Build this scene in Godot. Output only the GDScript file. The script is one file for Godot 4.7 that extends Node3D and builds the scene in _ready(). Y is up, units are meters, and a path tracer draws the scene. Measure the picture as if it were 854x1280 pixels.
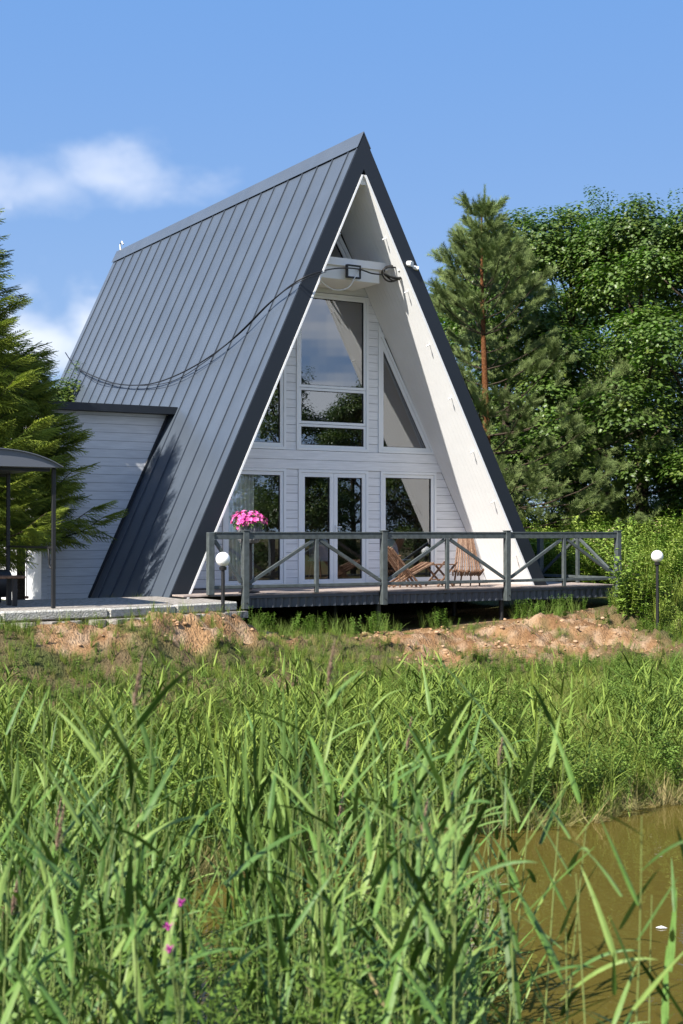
extends Node3D

# World frame: x runs along the gable front, y up (0 = terrace boards), z out of the gable towards the pond.
const CAM := Vector3(-12.270, 0.964, 19.726)
const FWD := Vector3(0.50767, 0.0, -0.86155)
const RGT := Vector3(0.86155, 0.0, 0.50767)
const SUN := Vector3(-1.16, 1.2, 0.35)
const WATER := -1.9

var M := {}
var rng := RandomNumberGenerator.new()
var noise := FastNoiseLite.new()
var fine := FastNoiseLite.new()
var used := {}
var boxes := {}

# ------------------------------------------------------------------ mesh builder
class G:
	var v := PackedVector3Array()
	var n := PackedVector3Array()
	var c := PackedColorArray()
	var i := PackedInt32Array()
	var col := Color(1, 1, 1)
	var tinted := false
	func tri(a: Vector3, b: Vector3, d: Vector3, out: Vector3) -> void:
		var x := (b - a).cross(d - a)
		if x.length_squared() < 1e-16:
			return
		var flip := x.dot(out) > 0.0
		var nn := (x if flip else -x).normalized()
		var k := v.size()
		v.append_array([a, b, d])
		n.append_array([nn, nn, nn])
		if tinted:
			c.append_array([col, col, col])
		if flip:
			i.append_array([k, k + 2, k + 1])
		else:
			i.append_array([k, k + 1, k + 2])
	func quad(a: Vector3, b: Vector3, d: Vector3, e: Vector3, out: Vector3) -> void:
		tri(a, b, d, out)
		tri(a, d, e, out)
	func box(t: Transform3D, s: Vector3, bev := 0.0) -> void:
		var h := s * 0.5
		var be: float = minf(bev, minf(h.x, minf(h.y, h.z)) * 0.8)
		var sg := [-1.0, 1.0]
		for ax in 3:
			var u := (ax + 1) % 3
			var w := (ax + 2) % 3
			for q in sg:
				var o := Vector3.ZERO
				o[ax] = q
				var p := []
				for k in [[-1, -1], [1, -1], [1, 1], [-1, 1]]:
					var r := Vector3.ZERO
					r[ax] = q * h[ax]
					r[u] = k[0] * (h[u] - be)
					r[w] = k[1] * (h[w] - be)
					p.append(t * r)
				quad(p[0], p[1], p[2], p[3], t.basis * o)
		if be > 0.0:
			for ax in 3:
				var u := (ax + 1) % 3
				var w := (ax + 2) % 3
				for q in sg:
					for r in sg:
						var p := []
						for k in [[-1, 0], [1, 0], [1, 1], [-1, 1]]:
							var e := Vector3.ZERO
							e[ax] = k[0] * (h[ax] - be)
							e[u] = q * (h[u] - (be if k[1] == 0 else 0.0))
							e[w] = r * (h[w] - (0.0 if k[1] == 0 else be))
							p.append(t * e)
						var o := Vector3.ZERO
						o[u] = q
						o[w] = r
						quad(p[0], p[1], p[2], p[3], t.basis * o)
			for a in sg:
				for b in sg:
					for d in sg:
						var m := Vector3(a, b, d)
						tri(t * (m * (h - Vector3(0, be, be))), t * (m * (h - Vector3(be, 0, be))), t * (m * (h - Vector3(be, be, 0))), t.basis * m)
	# a flat outline (x, y) given thickness along z
	func prism(poly: PackedVector2Array, z0: float, z1: float, t := Transform3D.IDENTITY) -> void:
		var ix := Geometry2D.triangulate_polygon(poly)
		for k in range(0, ix.size(), 3):
			var a := poly[ix[k]]
			var b := poly[ix[k + 1]]
			var d := poly[ix[k + 2]]
			tri(t * Vector3(a.x, a.y, z1), t * Vector3(b.x, b.y, z1), t * Vector3(d.x, d.y, z1), t.basis.z * signf(z1 - z0))
			tri(t * Vector3(a.x, a.y, z0), t * Vector3(b.x, b.y, z0), t * Vector3(d.x, d.y, z0), -t.basis.z * signf(z1 - z0))
		var cw := Geometry2D.is_polygon_clockwise(poly)
		for k in poly.size():
			var a := poly[k]
			var b := poly[(k + 1) % poly.size()]
			var o := Vector3(b.y - a.y, a.x - b.x, 0) * (-1.0 if cw else 1.0)
			quad(t * Vector3(a.x, a.y, z0), t * Vector3(b.x, b.y, z0), t * Vector3(b.x, b.y, z1), t * Vector3(a.x, a.y, z1), t.basis * o)
	func tube(pts: Array, rads: Array, sides := 6, caps := true) -> void:
		var rings := []
		for k in pts.size():
			var a: Vector3 = pts[maxi(k - 1, 0)]
			var b: Vector3 = pts[mini(k + 1, pts.size() - 1)]
			var d := (b - a).normalized()
			var u := d.cross(Vector3.UP if absf(d.y) < 0.9 else Vector3.RIGHT).normalized()
			var w := d.cross(u)
			var ring := []
			for s in sides:
				var an := TAU * s / sides
				ring.append([(u * cos(an) + w * sin(an))])
			rings.append(ring)
		for k in pts.size() - 1:
			for s in sides:
				var s2 := (s + 1) % sides
				var n0: Vector3 = rings[k][s][0]
				var n1: Vector3 = rings[k][s2][0]
				var n2: Vector3 = rings[k + 1][s2][0]
				var n3: Vector3 = rings[k + 1][s][0]
				smooth4(pts[k] + n0 * rads[k], pts[k] + n1 * rads[k], pts[k + 1] + n2 * rads[k + 1], pts[k + 1] + n3 * rads[k + 1], n0, n1, n2, n3)
		if caps:
			for e in [0, pts.size() - 1]:
				var d: Vector3 = (pts[0] - pts[1]) if e == 0 else (pts[-1] - pts[-2])
				for s in sides:
					tri(pts[e], pts[e] + rings[e][s][0] * rads[e], pts[e] + rings[e][(s + 1) % sides][0] * rads[e], d)
	func smooth4(a: Vector3, b: Vector3, d: Vector3, e: Vector3, na: Vector3, nb: Vector3, nd: Vector3, ne: Vector3) -> void:
		var k := v.size()
		v.append_array([a, b, d, e])
		n.append_array([na, nb, nd, ne])
		if tinted:
			c.append_array([col, col, col, col])
		if (b - a).cross(d - a).dot(na + nd) > 0.0:
			i.append_array([k, k + 2, k + 1, k, k + 3, k + 2])
		else:
			i.append_array([k, k + 1, k + 2, k, k + 2, k + 3])
	# outline (radius, height) turned round the y axis
	func lathe(prof: Array, sides: int, t := Transform3D.IDENTITY) -> void:
		for k in prof.size() - 1:
			var p: Vector2 = prof[k]
			var q: Vector2 = prof[k + 1]
			var d := (q - p)
			for s in sides:
				var a0 := TAU * s / sides
				var a1 := TAU * (s + 1) / sides
				var r0 := Vector3(cos(a0), 0, sin(a0))
				var r1 := Vector3(cos(a1), 0, sin(a1))
				var m0 := (r0 * d.y - Vector3.UP * d.x).normalized()
				var m1 := (r1 * d.y - Vector3.UP * d.x).normalized()
				smooth4(t * (r0 * p.x + Vector3.UP * p.y), t * (r1 * p.x + Vector3.UP * p.y), t * (r1 * q.x + Vector3.UP * q.y), t * (r0 * q.x + Vector3.UP * q.y), t.basis * m0, t.basis * m1, t.basis * m1, t.basis * m0)
	func sphere(at: Vector3, r: float, seg := 16) -> void:
		var prof := []
		for k in seg / 2 + 1:
			var an := -PI / 2 + PI * k / (seg / 2)
			prof.append(Vector2(maxf(cos(an) * r, 0.0005), sin(an) * r))
		lathe(prof, seg, Transform3D(Basis.IDENTITY, at))
	func bar(a: Vector3, b: Vector3, w: float, h: float, bev := 0.004, upv := Vector3.UP) -> void:
		var d := (b - a)
		var x := d.normalized()
		var y := (upv - x * upv.dot(x))
		if y.length() < 0.05:
			y = Vector3.RIGHT - x * x.x
		y = y.normalized()
		box(Transform3D(Basis(x, y, x.cross(y)), (a + b) * 0.5), Vector3(d.length(), h, w), bev)
	func mesh() -> ArrayMesh:
		var a := []
		a.resize(Mesh.ARRAY_MAX)
		a[Mesh.ARRAY_VERTEX] = v
		a[Mesh.ARRAY_NORMAL] = n
		a[Mesh.ARRAY_INDEX] = i
		if tinted:
			a[Mesh.ARRAY_COLOR] = c
		var m := ArrayMesh.new()
		m.add_surface_from_arrays(Mesh.PRIMITIVE_TRIANGLES, a)
		return m

# ------------------------------------------------------------------ scene helpers
func numbered(called: String) -> String:
	if not used.has(called):
		used[called] = 0
		return called
	used[called] += 1
	return "%s_%03d" % [called, used[called]]

func thing(called: String, label: String, category: String, at := Vector3.ZERO, group := "") -> Node3D:
	var o := Node3D.new()
	o.name = numbered(called)
	add_child(o)
	o.position = at
	tag(o, label, category, group)
	return o

func tag(o: Node, label: String, category: String, group := "", kind := "") -> void:
	if label != "":
		o.set_meta("label", label)
	if category != "":
		o.set_meta("category", category)
	if group != "":
		o.set_meta("group", group)
	if kind != "":
		o.set_meta("kind", kind)

func put(parent: Node, called: String, m: Mesh, mat: Material, t := Transform3D.IDENTITY) -> MeshInstance3D:
	var o := MeshInstance3D.new()
	o.name = called if parent != self else numbered(called)
	o.mesh = m
	o.material_override = mat
	o.transform = t
	parent.add_child(o, true)
	return o

func scatter(parent: Node, called: String, m: Mesh, mat: Material, places: Array, tints: Array) -> MultiMeshInstance3D:
	var mm := MultiMesh.new()
	mm.transform_format = MultiMesh.TRANSFORM_3D
	mm.use_colors = true
	mm.mesh = m
	mm.instance_count = places.size()
	var buf := PackedFloat32Array()
	buf.resize(places.size() * 16)
	for k in places.size():
		var t: Transform3D = places[k]
		var c: Color = tints[k]
		var b := t.basis
		var o := t.origin
		var q := k * 16
		buf[q] = b.x.x; buf[q + 1] = b.y.x; buf[q + 2] = b.z.x; buf[q + 3] = o.x
		buf[q + 4] = b.x.y; buf[q + 5] = b.y.y; buf[q + 6] = b.z.y; buf[q + 7] = o.y
		buf[q + 8] = b.x.z; buf[q + 9] = b.y.z; buf[q + 10] = b.z.z; buf[q + 11] = o.z
		buf[q + 12] = c.r; buf[q + 13] = c.g; buf[q + 14] = c.b; buf[q + 15] = 1.0
	mm.buffer = buf
	var o := MultiMeshInstance3D.new()
	o.name = called if parent != self else numbered(called)
	o.multimesh = mm
	o.material_override = mat
	parent.add_child(o, true)
	o.set_meta("kind", "stuff")
	return o

func lin(r: float, g: float, b: float) -> Color:
	return Color(r, g, b).linear_to_srgb()

func mat(called: String, r: float, g: float, b: float, rough := 0.7, spec := 0.5, metal := 0.0) -> StandardMaterial3D:
	var m := StandardMaterial3D.new()
	m.resource_name = called
	m.albedo_color = lin(r, g, b)
	m.roughness = rough
	m.metallic_specular = spec
	m.metallic = metal
	M[called] = m
	return m

func noise_tex(freq: float, lo: Color, hi: Color, size := 512, kind := FastNoiseLite.TYPE_SIMPLEX_SMOOTH, oct := 5, sd := 3) -> NoiseTexture2D:
	var f := FastNoiseLite.new()
	f.noise_type = kind
	f.frequency = freq
	f.fractal_octaves = oct
	f.seed = sd
	var t := NoiseTexture2D.new()
	t.width = size
	t.height = size
	t.seamless = true
	t.noise = f
	var g := Gradient.new()
	g.set_color(0, lo)
	g.set_color(1, hi)
	t.color_ramp = g
	return t

func grain(m: StandardMaterial3D, tex: Texture2D, scale: Vector3, bump: Texture2D = null, cm := 0.0) -> void:
	m.uv1_triplanar = true
	m.uv1_world_triplanar = true
	m.uv1_scale = scale
	m.albedo_texture = tex
	if bump:
		m.heightmap_enabled = true
		m.heightmap_texture = bump
		m.heightmap_scale = cm

func leafy(called: String, backlight: Color, rough := 0.55, spec := 0.4) -> StandardMaterial3D:
	var m := mat(called, 1, 1, 1, rough, spec)
	m.vertex_color_use_as_albedo = true
	m.backlight_enabled = true
	m.backlight = backlight
	return m

func sm(a: float, b: float, x: float) -> float:
	var t := clampf((x - a) / (b - a), 0.0, 1.0)
	return t * t * (3.0 - 2.0 * t)

func rr(a: float, b: float) -> float:
	return rng.randf_range(a, b)

# a point a given distance ahead of the camera and to its right, at height y
func spot(ahead: float, right: float, y := 0.0) -> Vector3:
	var p := CAM + FWD * ahead + RGT * right
	p.y = y
	return p

func px(x: float, ahead: float) -> float:   # sideways metres of a picture column at a distance
	return (x - 427.0) / 1703.0 * ahead

# ------------------------------------------------------------------ terrain
func shore(x: float) -> float:
	return 9.2 + 0.14 * sin(x * 1.35 + 0.4) + 0.08 * sin(x * 3.3) + 0.1 * sin(x * 0.5)

func near_shore(x: float) -> float:
	return 15.4 + 0.5 * (x + 9.0) + 0.15 * sin(x * 1.7)

func lerps(x: float, table: Array) -> float:
	if x <= table[0][0]:
		return table[0][1]
	for k in range(1, table.size()):
		if x <= table[k][0]:
			var t: float = (x - table[k - 1][0]) / (table[k][0] - table[k - 1][0])
			return lerpf(table[k - 1][1], table[k][1], t)
	return table[-1][1]

func scarp(x: float) -> float:
	return lerps(x, [[-30, 3.0], [-7.2, 2.85], [-5.6, 2.72], [-3.5, 1.95], [-2.4, 1.15], [0, 1.0], [2.5, 0.95], [5, 1.25], [9, 2.0]])

func top_level(x: float) -> float:
	return lerps(x, [[-30, -0.25], [-3.6, -0.24], [-2.6, -0.66], [-0.2, -0.72], [2.4, -0.58], [4.5, -0.42], [7, -0.05], [12, 0.75], [25, 1.2], [60, 1.0]])

func height(x: float, z: float, rough := true) -> float:
	var zs := scarp(x) + 0.22 * noise.get_noise_2d(x * 9.0, 50.0)
	var ztop := top_level(x)
	if z < -2.0:
		ztop = lerpf(ztop, -0.3 if x < 4.5 else ztop, sm(-2.0, -4.0, z))
	var zf := shore(x)
	var s := z - zs
	var mid := -0.95 + 0.12 * sm(2.0, 7.0, x)
	var y := ztop
	if s > 0.0:
		if s < 1.5:
			y = lerpf(ztop, mid, pow(sm(0.0, 1.5, s), 0.75))
		else:
			y = lerpf(mid, WATER - 0.02, clampf((s - 1.5) / (zf - zs - 1.5), 0.0, 1.0))
	if z > zf:
		y = WATER - 0.02 - minf(0.6, (z - zf) * 0.45)
		var zn := near_shore(x)
		var back := (z - zn)
		if back > -1.4:
			y = lerpf(y, -0.72, sm(-1.4, 4.0, back))
	if rough:
		var bare := sm(-0.5, 0.2, s) * (1.0 - sm(2.0, 3.2, s)) * (1.0 - sm(5.0, 9.0, absf(x)))
		y += 0.05 * noise.get_noise_2d(x * 30.0, z * 30.0) * sm(-0.3, 0.3, s)
		y += bare * (0.22 * noise.get_noise_2d(x * 38.0, z * 55.0) + 0.10 * absf(noise.get_noise_2d(x * 110.0, z * 150.0)) + 0.05 * fine.get_noise_2d(x * 260.0, z * 260.0))
	return y

func bare_soil(x: float, z: float) -> float:
	var s := z - scarp(x)
	var left := sm(-7.2, -6.4, x) * (1.0 - sm(-2.6, -1.9, x)) * sm(-0.3, 0.0, s) * (1.0 - sm(0.35, 0.75, s))
	var right := sm(-1.6, -0.6, x) * (1.0 - sm(3.4, 4.5, x)) * sm(-0.9, -0.5, s) * (1.0 - sm(1.2, 2.7, s))
	var b := maxf(left, right)
	return clampf(b * 1.2 + (2.0 * noise.get_noise_2d(x * 34.0, z * 34.0) + 0.9 * fine.get_noise_2d(x * 90.0, z * 90.0)) * b, 0.0, 1.0)

func spacing(marks: Array) -> PackedFloat32Array:   # [from, step, to, step, to ...]
	var out := PackedFloat32Array([marks[0]])
	var k := 1
	while k < marks.size():
		var x: float = out[-1]
		var n := maxi(1, roundi((marks[k + 1] - x) / marks[k]))
		for j in n:
			out.append(x + (marks[k + 1] - x) * (j + 1) / n)
		k += 2
	return out

func build_ground() -> void:
	var xs := spacing([-400, 60, -40, 4, -20, 0.5, -9, 0.075, 8, 0.5, 24, 4, 40, 60, 400])
	var zs := spacing([-400, 60, -40, 4, -12, 0.6, 0.0, 0.07, 5.5, 0.14, 10, 0.4, 26, 4, 50, 60, 400])
	var v := PackedVector3Array()
	var c := PackedColorArray()
	var ix := PackedInt32Array()
	var w := xs.size()
	for z in zs:
		for x in xs:
			v.append(Vector3(x, height(x, z), z))
			var b := bare_soil(x, z)
			var k := noise.get_noise_2d(x * 60.0, z * 60.0)
			var k2 := fine.get_noise_2d(x * 120.0, z * 120.0)
			var soil := Color(0.38, 0.235, 0.125).lerp(Color(0.24, 0.135, 0.068), clampf(0.5 + k * 1.3, 0, 1)).lerp(Color(0.50, 0.38, 0.27), clampf(k2 * 1.2, 0, 0.6))
			var turf := Color(0.085, 0.105, 0.035).lerp(Color(0.16, 0.12, 0.07), clampf(0.45 + k * 1.3, 0, 1))
			c.append(turf.lerp(soil, b))
	for j in zs.size() - 1:
		for k in w - 1:
			var a := j * w + k
			ix.append_array([a, a + 1, a + w, a + 1, a + w + 1, a + w])
	var st := SurfaceTool.new()
	var arr := []
	arr.resize(Mesh.ARRAY_MAX)
	arr[Mesh.ARRAY_VERTEX] = v
	arr[Mesh.ARRAY_COLOR] = c
	arr[Mesh.ARRAY_INDEX] = ix
	var raw := ArrayMesh.new()
	raw.add_surface_from_arrays(Mesh.PRIMITIVE_TRIANGLES, arr)
	st.create_from(raw, 0)
	st.generate_normals()
	var o := put(self, "ground", st.commit(), M.soil)
	tag(o, "", "", "", "structure")
	var p := PlaneMesh.new()
	p.size = Vector2(120, 14)
	var wt := put(self, "pond_water", p, M.water, Transform3D(Basis.IDENTITY, Vector3(-5, WATER, 12.5)))
	wt.rotation.y = -0.0
	tag(wt, "", "", "", "structure")

# ------------------------------------------------------------------ materials
func build_materials() -> void:
	var m := mat("soil", 1, 1, 1, 0.95, 0.2)
	m.vertex_color_use_as_albedo = true
	grain(m, noise_tex(0.02, Color(0.72, 0.70, 0.68), Color(1, 1, 1), 512, FastNoiseLite.TYPE_SIMPLEX, 6), Vector3.ONE * 1.3, noise_tex(0.03, Color.BLACK, Color.WHITE, 512, FastNoiseLite.TYPE_SIMPLEX, 6, 9), 3.0)
	m = mat("water", 0.085, 0.066, 0.015, 0.02, 0.5)
	m.normal_enabled = true
	var nt := noise_tex(0.012, Color.BLACK, Color.WHITE, 512, FastNoiseLite.TYPE_SIMPLEX_SMOOTH, 3, 21)
	nt.color_ramp = null
	nt.as_normal_map = true
	nt.bump_strength = 3.0
	m.normal_texture = nt
	m.normal_scale = 0.16
	m.uv1_triplanar = true
	m.uv1_world_triplanar = true
	m.uv1_scale = Vector3(0.55, 0.55, 0.55)
	m = mat("roof", 0.073, 0.090, 0.117, 0.40, 0.5)
	m.roughness_texture = noise_tex(0.01, Color(0.8, 0.8, 0.8), Color(1, 1, 1))
	grain(m, noise_tex(0.006, Color(0.9, 0.9, 0.9), Color(1, 1, 1), 512, FastNoiseLite.TYPE_SIMPLEX_SMOOTH, 4, 5), Vector3.ONE * 0.35, noise_tex(0.006, Color.BLACK, Color.WHITE, 256, FastNoiseLite.TYPE_SIMPLEX_SMOOTH, 2, 19), 1.2)
	m = mat("trim", 0.010, 0.014, 0.021, 0.45, 0.5)
	m = mat("white", 0.84, 0.845, 0.85, 0.55, 0.5)
	grain(m, noise_tex(0.006, Color(0.965, 0.965, 0.965), Color(1, 1, 1), 512, FastNoiseLite.TYPE_SIMPLEX_SMOOTH, 3, 8), Vector3(0.3, 0.6, 0.3))
	for k in 3:
		var w: float = [0.83, 0.85, 0.81][k]
		m = mat("siding%d" % k, w, w * 1.01, w * 1.04, 0.5, 0.5)
		grain(m, noise_tex(0.01, Color(0.92, 0.92, 0.92), Color(1, 1, 1), 512, FastNoiseLite.TYPE_SIMPLEX_SMOOTH, 5, 30 + k), Vector3(0.35, 4.0, 4.0), noise_tex(0.02, Color.BLACK, Color.WHITE, 512, FastNoiseLite.TYPE_SIMPLEX, 4, 14), 0.05)
	mat("backing", 0.16, 0.17, 0.19, 0.9)
	mat("upvc", 0.80, 0.82, 0.84, 0.28, 0.5)
	mat("gasket", 0.012, 0.012, 0.013, 0.6)
	m = mat("glass", 0.93, 0.96, 1.0, 0.0, 0.5, 1.0)
	m.transparency = BaseMaterial3D.TRANSPARENCY_ALPHA
	m.albedo_color.a = 0.27
	var one := Image.create(4, 4, false, Image.FORMAT_RGBA8)
	one.fill(Color.WHITE)
	m.albedo_texture = ImageTexture.create_from_image(one)
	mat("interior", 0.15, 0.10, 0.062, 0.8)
	mat("parquet", 0.15, 0.095, 0.058, 0.5)
	m = mat("curtain", 0.6, 0.62, 0.62, 0.9)
	m.backlight_enabled = true
	m.backlight = Color(0.5, 0.5, 0.5)
	m = mat("rail", 0.086, 0.102, 0.107, 0.5, 0.5)
	grain(m, noise_tex(0.01, Color(0.78, 0.78, 0.76), Color(1, 1, 1), 512, FastNoiseLite.TYPE_SIMPLEX_SMOOTH, 5, 41), Vector3(1.5, 1.5, 1.5))
	for k in 3:
		m = mat("deck%d" % k, [0.44, 0.48, 0.41][k], [0.36, 0.39, 0.34][k], [0.32, 0.34, 0.30][k], 0.75, 0.4)
		grain(m, noise_tex(0.012, Color(0.7, 0.7, 0.7), Color(1, 1, 1), 512, FastNoiseLite.TYPE_SIMPLEX, 5, 60 + k), Vector3(0.5, 3.0, 3.5), noise_tex(0.03, Color.BLACK, Color.WHITE, 256, FastNoiseLite.TYPE_SIMPLEX, 4, 4), 0.3)
	mat("skirt", 0.055, 0.062, 0.080, 0.38, 0.5)
	mat("steel_black", 0.012, 0.012, 0.013, 0.5)
	m = mat("concrete", 0.47, 0.44, 0.41, 0.9, 0.3)
	grain(m, noise_tex(0.02, Color(0.55, 0.53, 0.5), Color(1, 1, 1), 512, FastNoiseLite.TYPE_SIMPLEX, 6, 71), Vector3.ONE * 0.9, noise_tex(0.05, Color.BLACK, Color.WHITE, 512, FastNoiseLite.TYPE_SIMPLEX, 5, 72), 1.2)
	m = mat("kerb", 0.60, 0.58, 0.54, 0.9, 0.3)
	grain(m, noise_tex(0.02, Color(0.7, 0.7, 0.68), Color(1, 1, 1), 512, FastNoiseLite.TYPE_SIMPLEX, 5, 73), Vector3.ONE * 1.1, noise_tex(0.05, Color.BLACK, Color.WHITE, 512, FastNoiseLite.TYPE_SIMPLEX, 5, 72), 1.6)
	for k in 3:
		m = mat("stick%d" % k, [0.27, 0.20, 0.34][k], [0.165, 0.112, 0.225][k], [0.11, 0.07, 0.155][k], 0.6, 0.4)
		grain(m, noise_tex(0.02, Color(0.6, 0.55, 0.5), Color(1, 1, 1), 256, FastNoiseLite.TYPE_SIMPLEX, 4, 80 + k), Vector3(3, 3, 3))
	mat("globe", 0.86, 0.86, 0.84, 0.25, 0.5)
	mat("cable", 0.010, 0.010, 0.011, 0.5)
	mat("cable_white", 0.7, 0.7, 0.68, 0.5)
	mat("plastic_white", 0.78, 0.78, 0.78, 0.4)
	mat("lens", 0.01, 0.01, 0.012, 0.1)
	m = mat("pot", 0.17, 0.17, 0.18, 0.7)
	mat("shelter_sheet", 0.115, 0.125, 0.150, 0.45)
	mat("pale_plastic", 0.36, 0.42, 0.48, 0.5)
	m = mat("grey_wood", 0.42, 0.36, 0.32, 0.85, 0.3)
	grain(m, noise_tex(0.02, Color(0.55, 0.5, 0.48), Color(1, 1, 1), 512, FastNoiseLite.TYPE_SIMPLEX, 5, 90), Vector3(6, 6, 0.8), noise_tex(0.04, Color.BLACK, Color.WHITE, 256, FastNoiseLite.TYPE_SIMPLEX, 4, 91), 0.8)
	m = mat("bark_pine", 0.30, 0.135, 0.062, 0.9, 0.2)
	grain(m, noise_tex(0.03, Color(0.4, 0.36, 0.33), Color(1, 1, 1), 512, FastNoiseLite.TYPE_CELLULAR, 4, 93), Vector3(2.5, 1.2, 2.5), noise_tex(0.03, Color.BLACK, Color.WHITE, 512, FastNoiseLite.TYPE_CELLULAR, 4, 93), 2.0)
	m = mat("bark", 0.15, 0.115, 0.085, 0.95, 0.2)
	grain(m, noise_tex(0.03, Color(0.4, 0.4, 0.4), Color(1, 1, 1), 512, FastNoiseLite.TYPE_SIMPLEX, 5, 95), Vector3(4, 1.2, 4), noise_tex(0.03, Color.BLACK, Color.WHITE, 512, FastNoiseLite.TYPE_SIMPLEX, 5, 95), 2.0)
	leafy("maple", Color(0.55, 0.75, 0.15), 0.42, 0.45)
	leafy("needle", Color(0.2, 0.26, 0.08), 0.55, 0.25)
	leafy("reed", Color(0.26, 0.34, 0.05), 0.6, 0.26)
	leafy("grass", Color(0.5, 0.6, 0.12), 0.6, 0.28)
	leafy("petal", Color(0.6, 0.25, 0.45), 0.6, 0.3)
	leafy("clod", Color(0, 0, 0), 0.95, 0.2)
	M.clod.backlight_enabled = false

# ------------------------------------------------------------------ the house
func out_l(y: float) -> float: return -3.73 + y * 0.45500
func out_r(y: float) -> float: return 3.73 - y * 0.50957
func in_l(y: float) -> float: return -3.404 + y * 0.45163
func in_r(y: float) -> float: return 3.404 - y * 0.51132

# a strip that follows one roof slope in the (x, y) plane; side -1 left, 1 right; off0..off1 measured outwards from the outer face
func strip(side: int, y0: float, y1: float, off0: float, off1: float) -> PackedVector2Array:
	var t := Vector2(0.455, 1).normalized() if side < 0 else Vector2(-0.50957, 1).normalized()
	var nn := Vector2(-t.y, t.x) if side < 0 else Vector2(t.y, -t.x)
	var a := Vector2(out_l(y0) if side < 0 else out_r(y0), y0)
	var b := Vector2(out_l(y1) if side < 0 else out_r(y1), y1)
	return PackedVector2Array([a + nn * off0, b + nn * off0, b + nn * off1, a + nn * off1])

func between(side: int, y0: float, y1: float, a: float, b: float) -> PackedVector2Array:   # a, b: 0 = inner face, 1 = outer face
	var r := PackedVector2Array()
	for k in [[y0, a], [y1, a], [y1, b], [y0, b]]:
		var o := out_l(k[0]) if side < 0 else out_r(k[0])
		var n := in_l(k[0]) if side < 0 else in_r(k[0])
		r.append(Vector2(lerpf(n, o, k[1]), k[0]))
	return r

func prism_mesh(poly: PackedVector2Array, z0: float, z1: float) -> ArrayMesh:
	var g := G.new()
	g.prism(poly, z0, z1)
	return g.mesh()

func board(parent: Node, called: String, m: Material, xa0: float, xa1: float, xb0: float, xb1: float, y0: float, y1: float, z0: float, z1: float) -> void:
	if maxf(xb0 - xa0, xb1 - xa1) < 0.015:
		return
	var p := PackedVector2Array([Vector2(xa0, y0), Vector2(maxf(xb0, xa0 + 0.002), y0), Vector2(maxf(xb1, xa1 + 0.002), y1), Vector2(xa1, y1)])
	put(parent, called, prism_mesh(p, z0, z1), m)

func inset(poly: PackedVector2Array, d: float) -> PackedVector2Array:   # convex outlines only
	var cw := Geometry2D.is_polygon_clockwise(poly)
	var out := PackedVector2Array()
	var n := poly.size()
	for k in n:
		var a := poly[(k + n - 1) % n]
		var b := poly[k]
		var c := poly[(k + 1) % n]
		var e0 := (b - a).normalized()
		var e1 := (c - b).normalized()
		var s := 1.0 if cw else -1.0
		var n0 := Vector2(e0.y, -e0.x) * s
		var n1 := Vector2(e1.y, -e1.x) * s
		var hit = Geometry2D.line_intersects_line(b + n0 * d, e0, b + n1 * d, e1)
		out.append(hit if hit != null else b + n0 * d)
	return out

func ring(poly: PackedVector2Array, w: float, z0: float, z1: float) -> ArrayMesh:
	var inner := inset(poly, w)
	var g := G.new()
	var n := poly.size()
	for k in n:
		g.prism(PackedVector2Array([poly[k], poly[(k + 1) % n], inner[(k + 1) % n], inner[k]]), z0, z1)
	return g.mesh()

func sheet(poly: PackedVector2Array, z: float) -> ArrayMesh:
	var g := G.new()
	var ix := Geometry2D.triangulate_polygon(poly)
	for k in range(0, ix.size(), 3):
		g.tri(Vector3(poly[ix[k]].x, poly[ix[k]].y, z), Vector3(poly[ix[k + 1]].x, poly[ix[k + 1]].y, z), Vector3(poly[ix[k + 2]].x, poly[ix[k + 2]].y, z), Vector3(0, 0, 1))
	return g.mesh()

func window(parent: Node, poly: PackedVector2Array, z: float, casing := 0.05, called := "window") -> Node3D:
	var w := put(parent, called, ring(inset(poly, 0.0), 0.062, z - 0.06, z + 0.004), M.upvc)
	if casing > 0.0:
		put(w, "casing", ring(inset(poly, -casing), casing - 0.003, z - 0.03, z + 0.022), M.upvc)
	var inn := inset(poly, 0.062)
	put(w, "gasket", ring(inn, 0.009, z - 0.05, z - 0.012), M.gasket)
	put(w, "pane", sheet(inset(inn, 0.004), z - 0.03), M.glass)
	return w

func rect(x0: float, y0: float, x1: float, y1: float) -> PackedVector2Array:
	return PackedVector2Array([Vector2(x0, y0), Vector2(x1, y0), Vector2(x1, y1), Vector2(x0, y1)])

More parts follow.
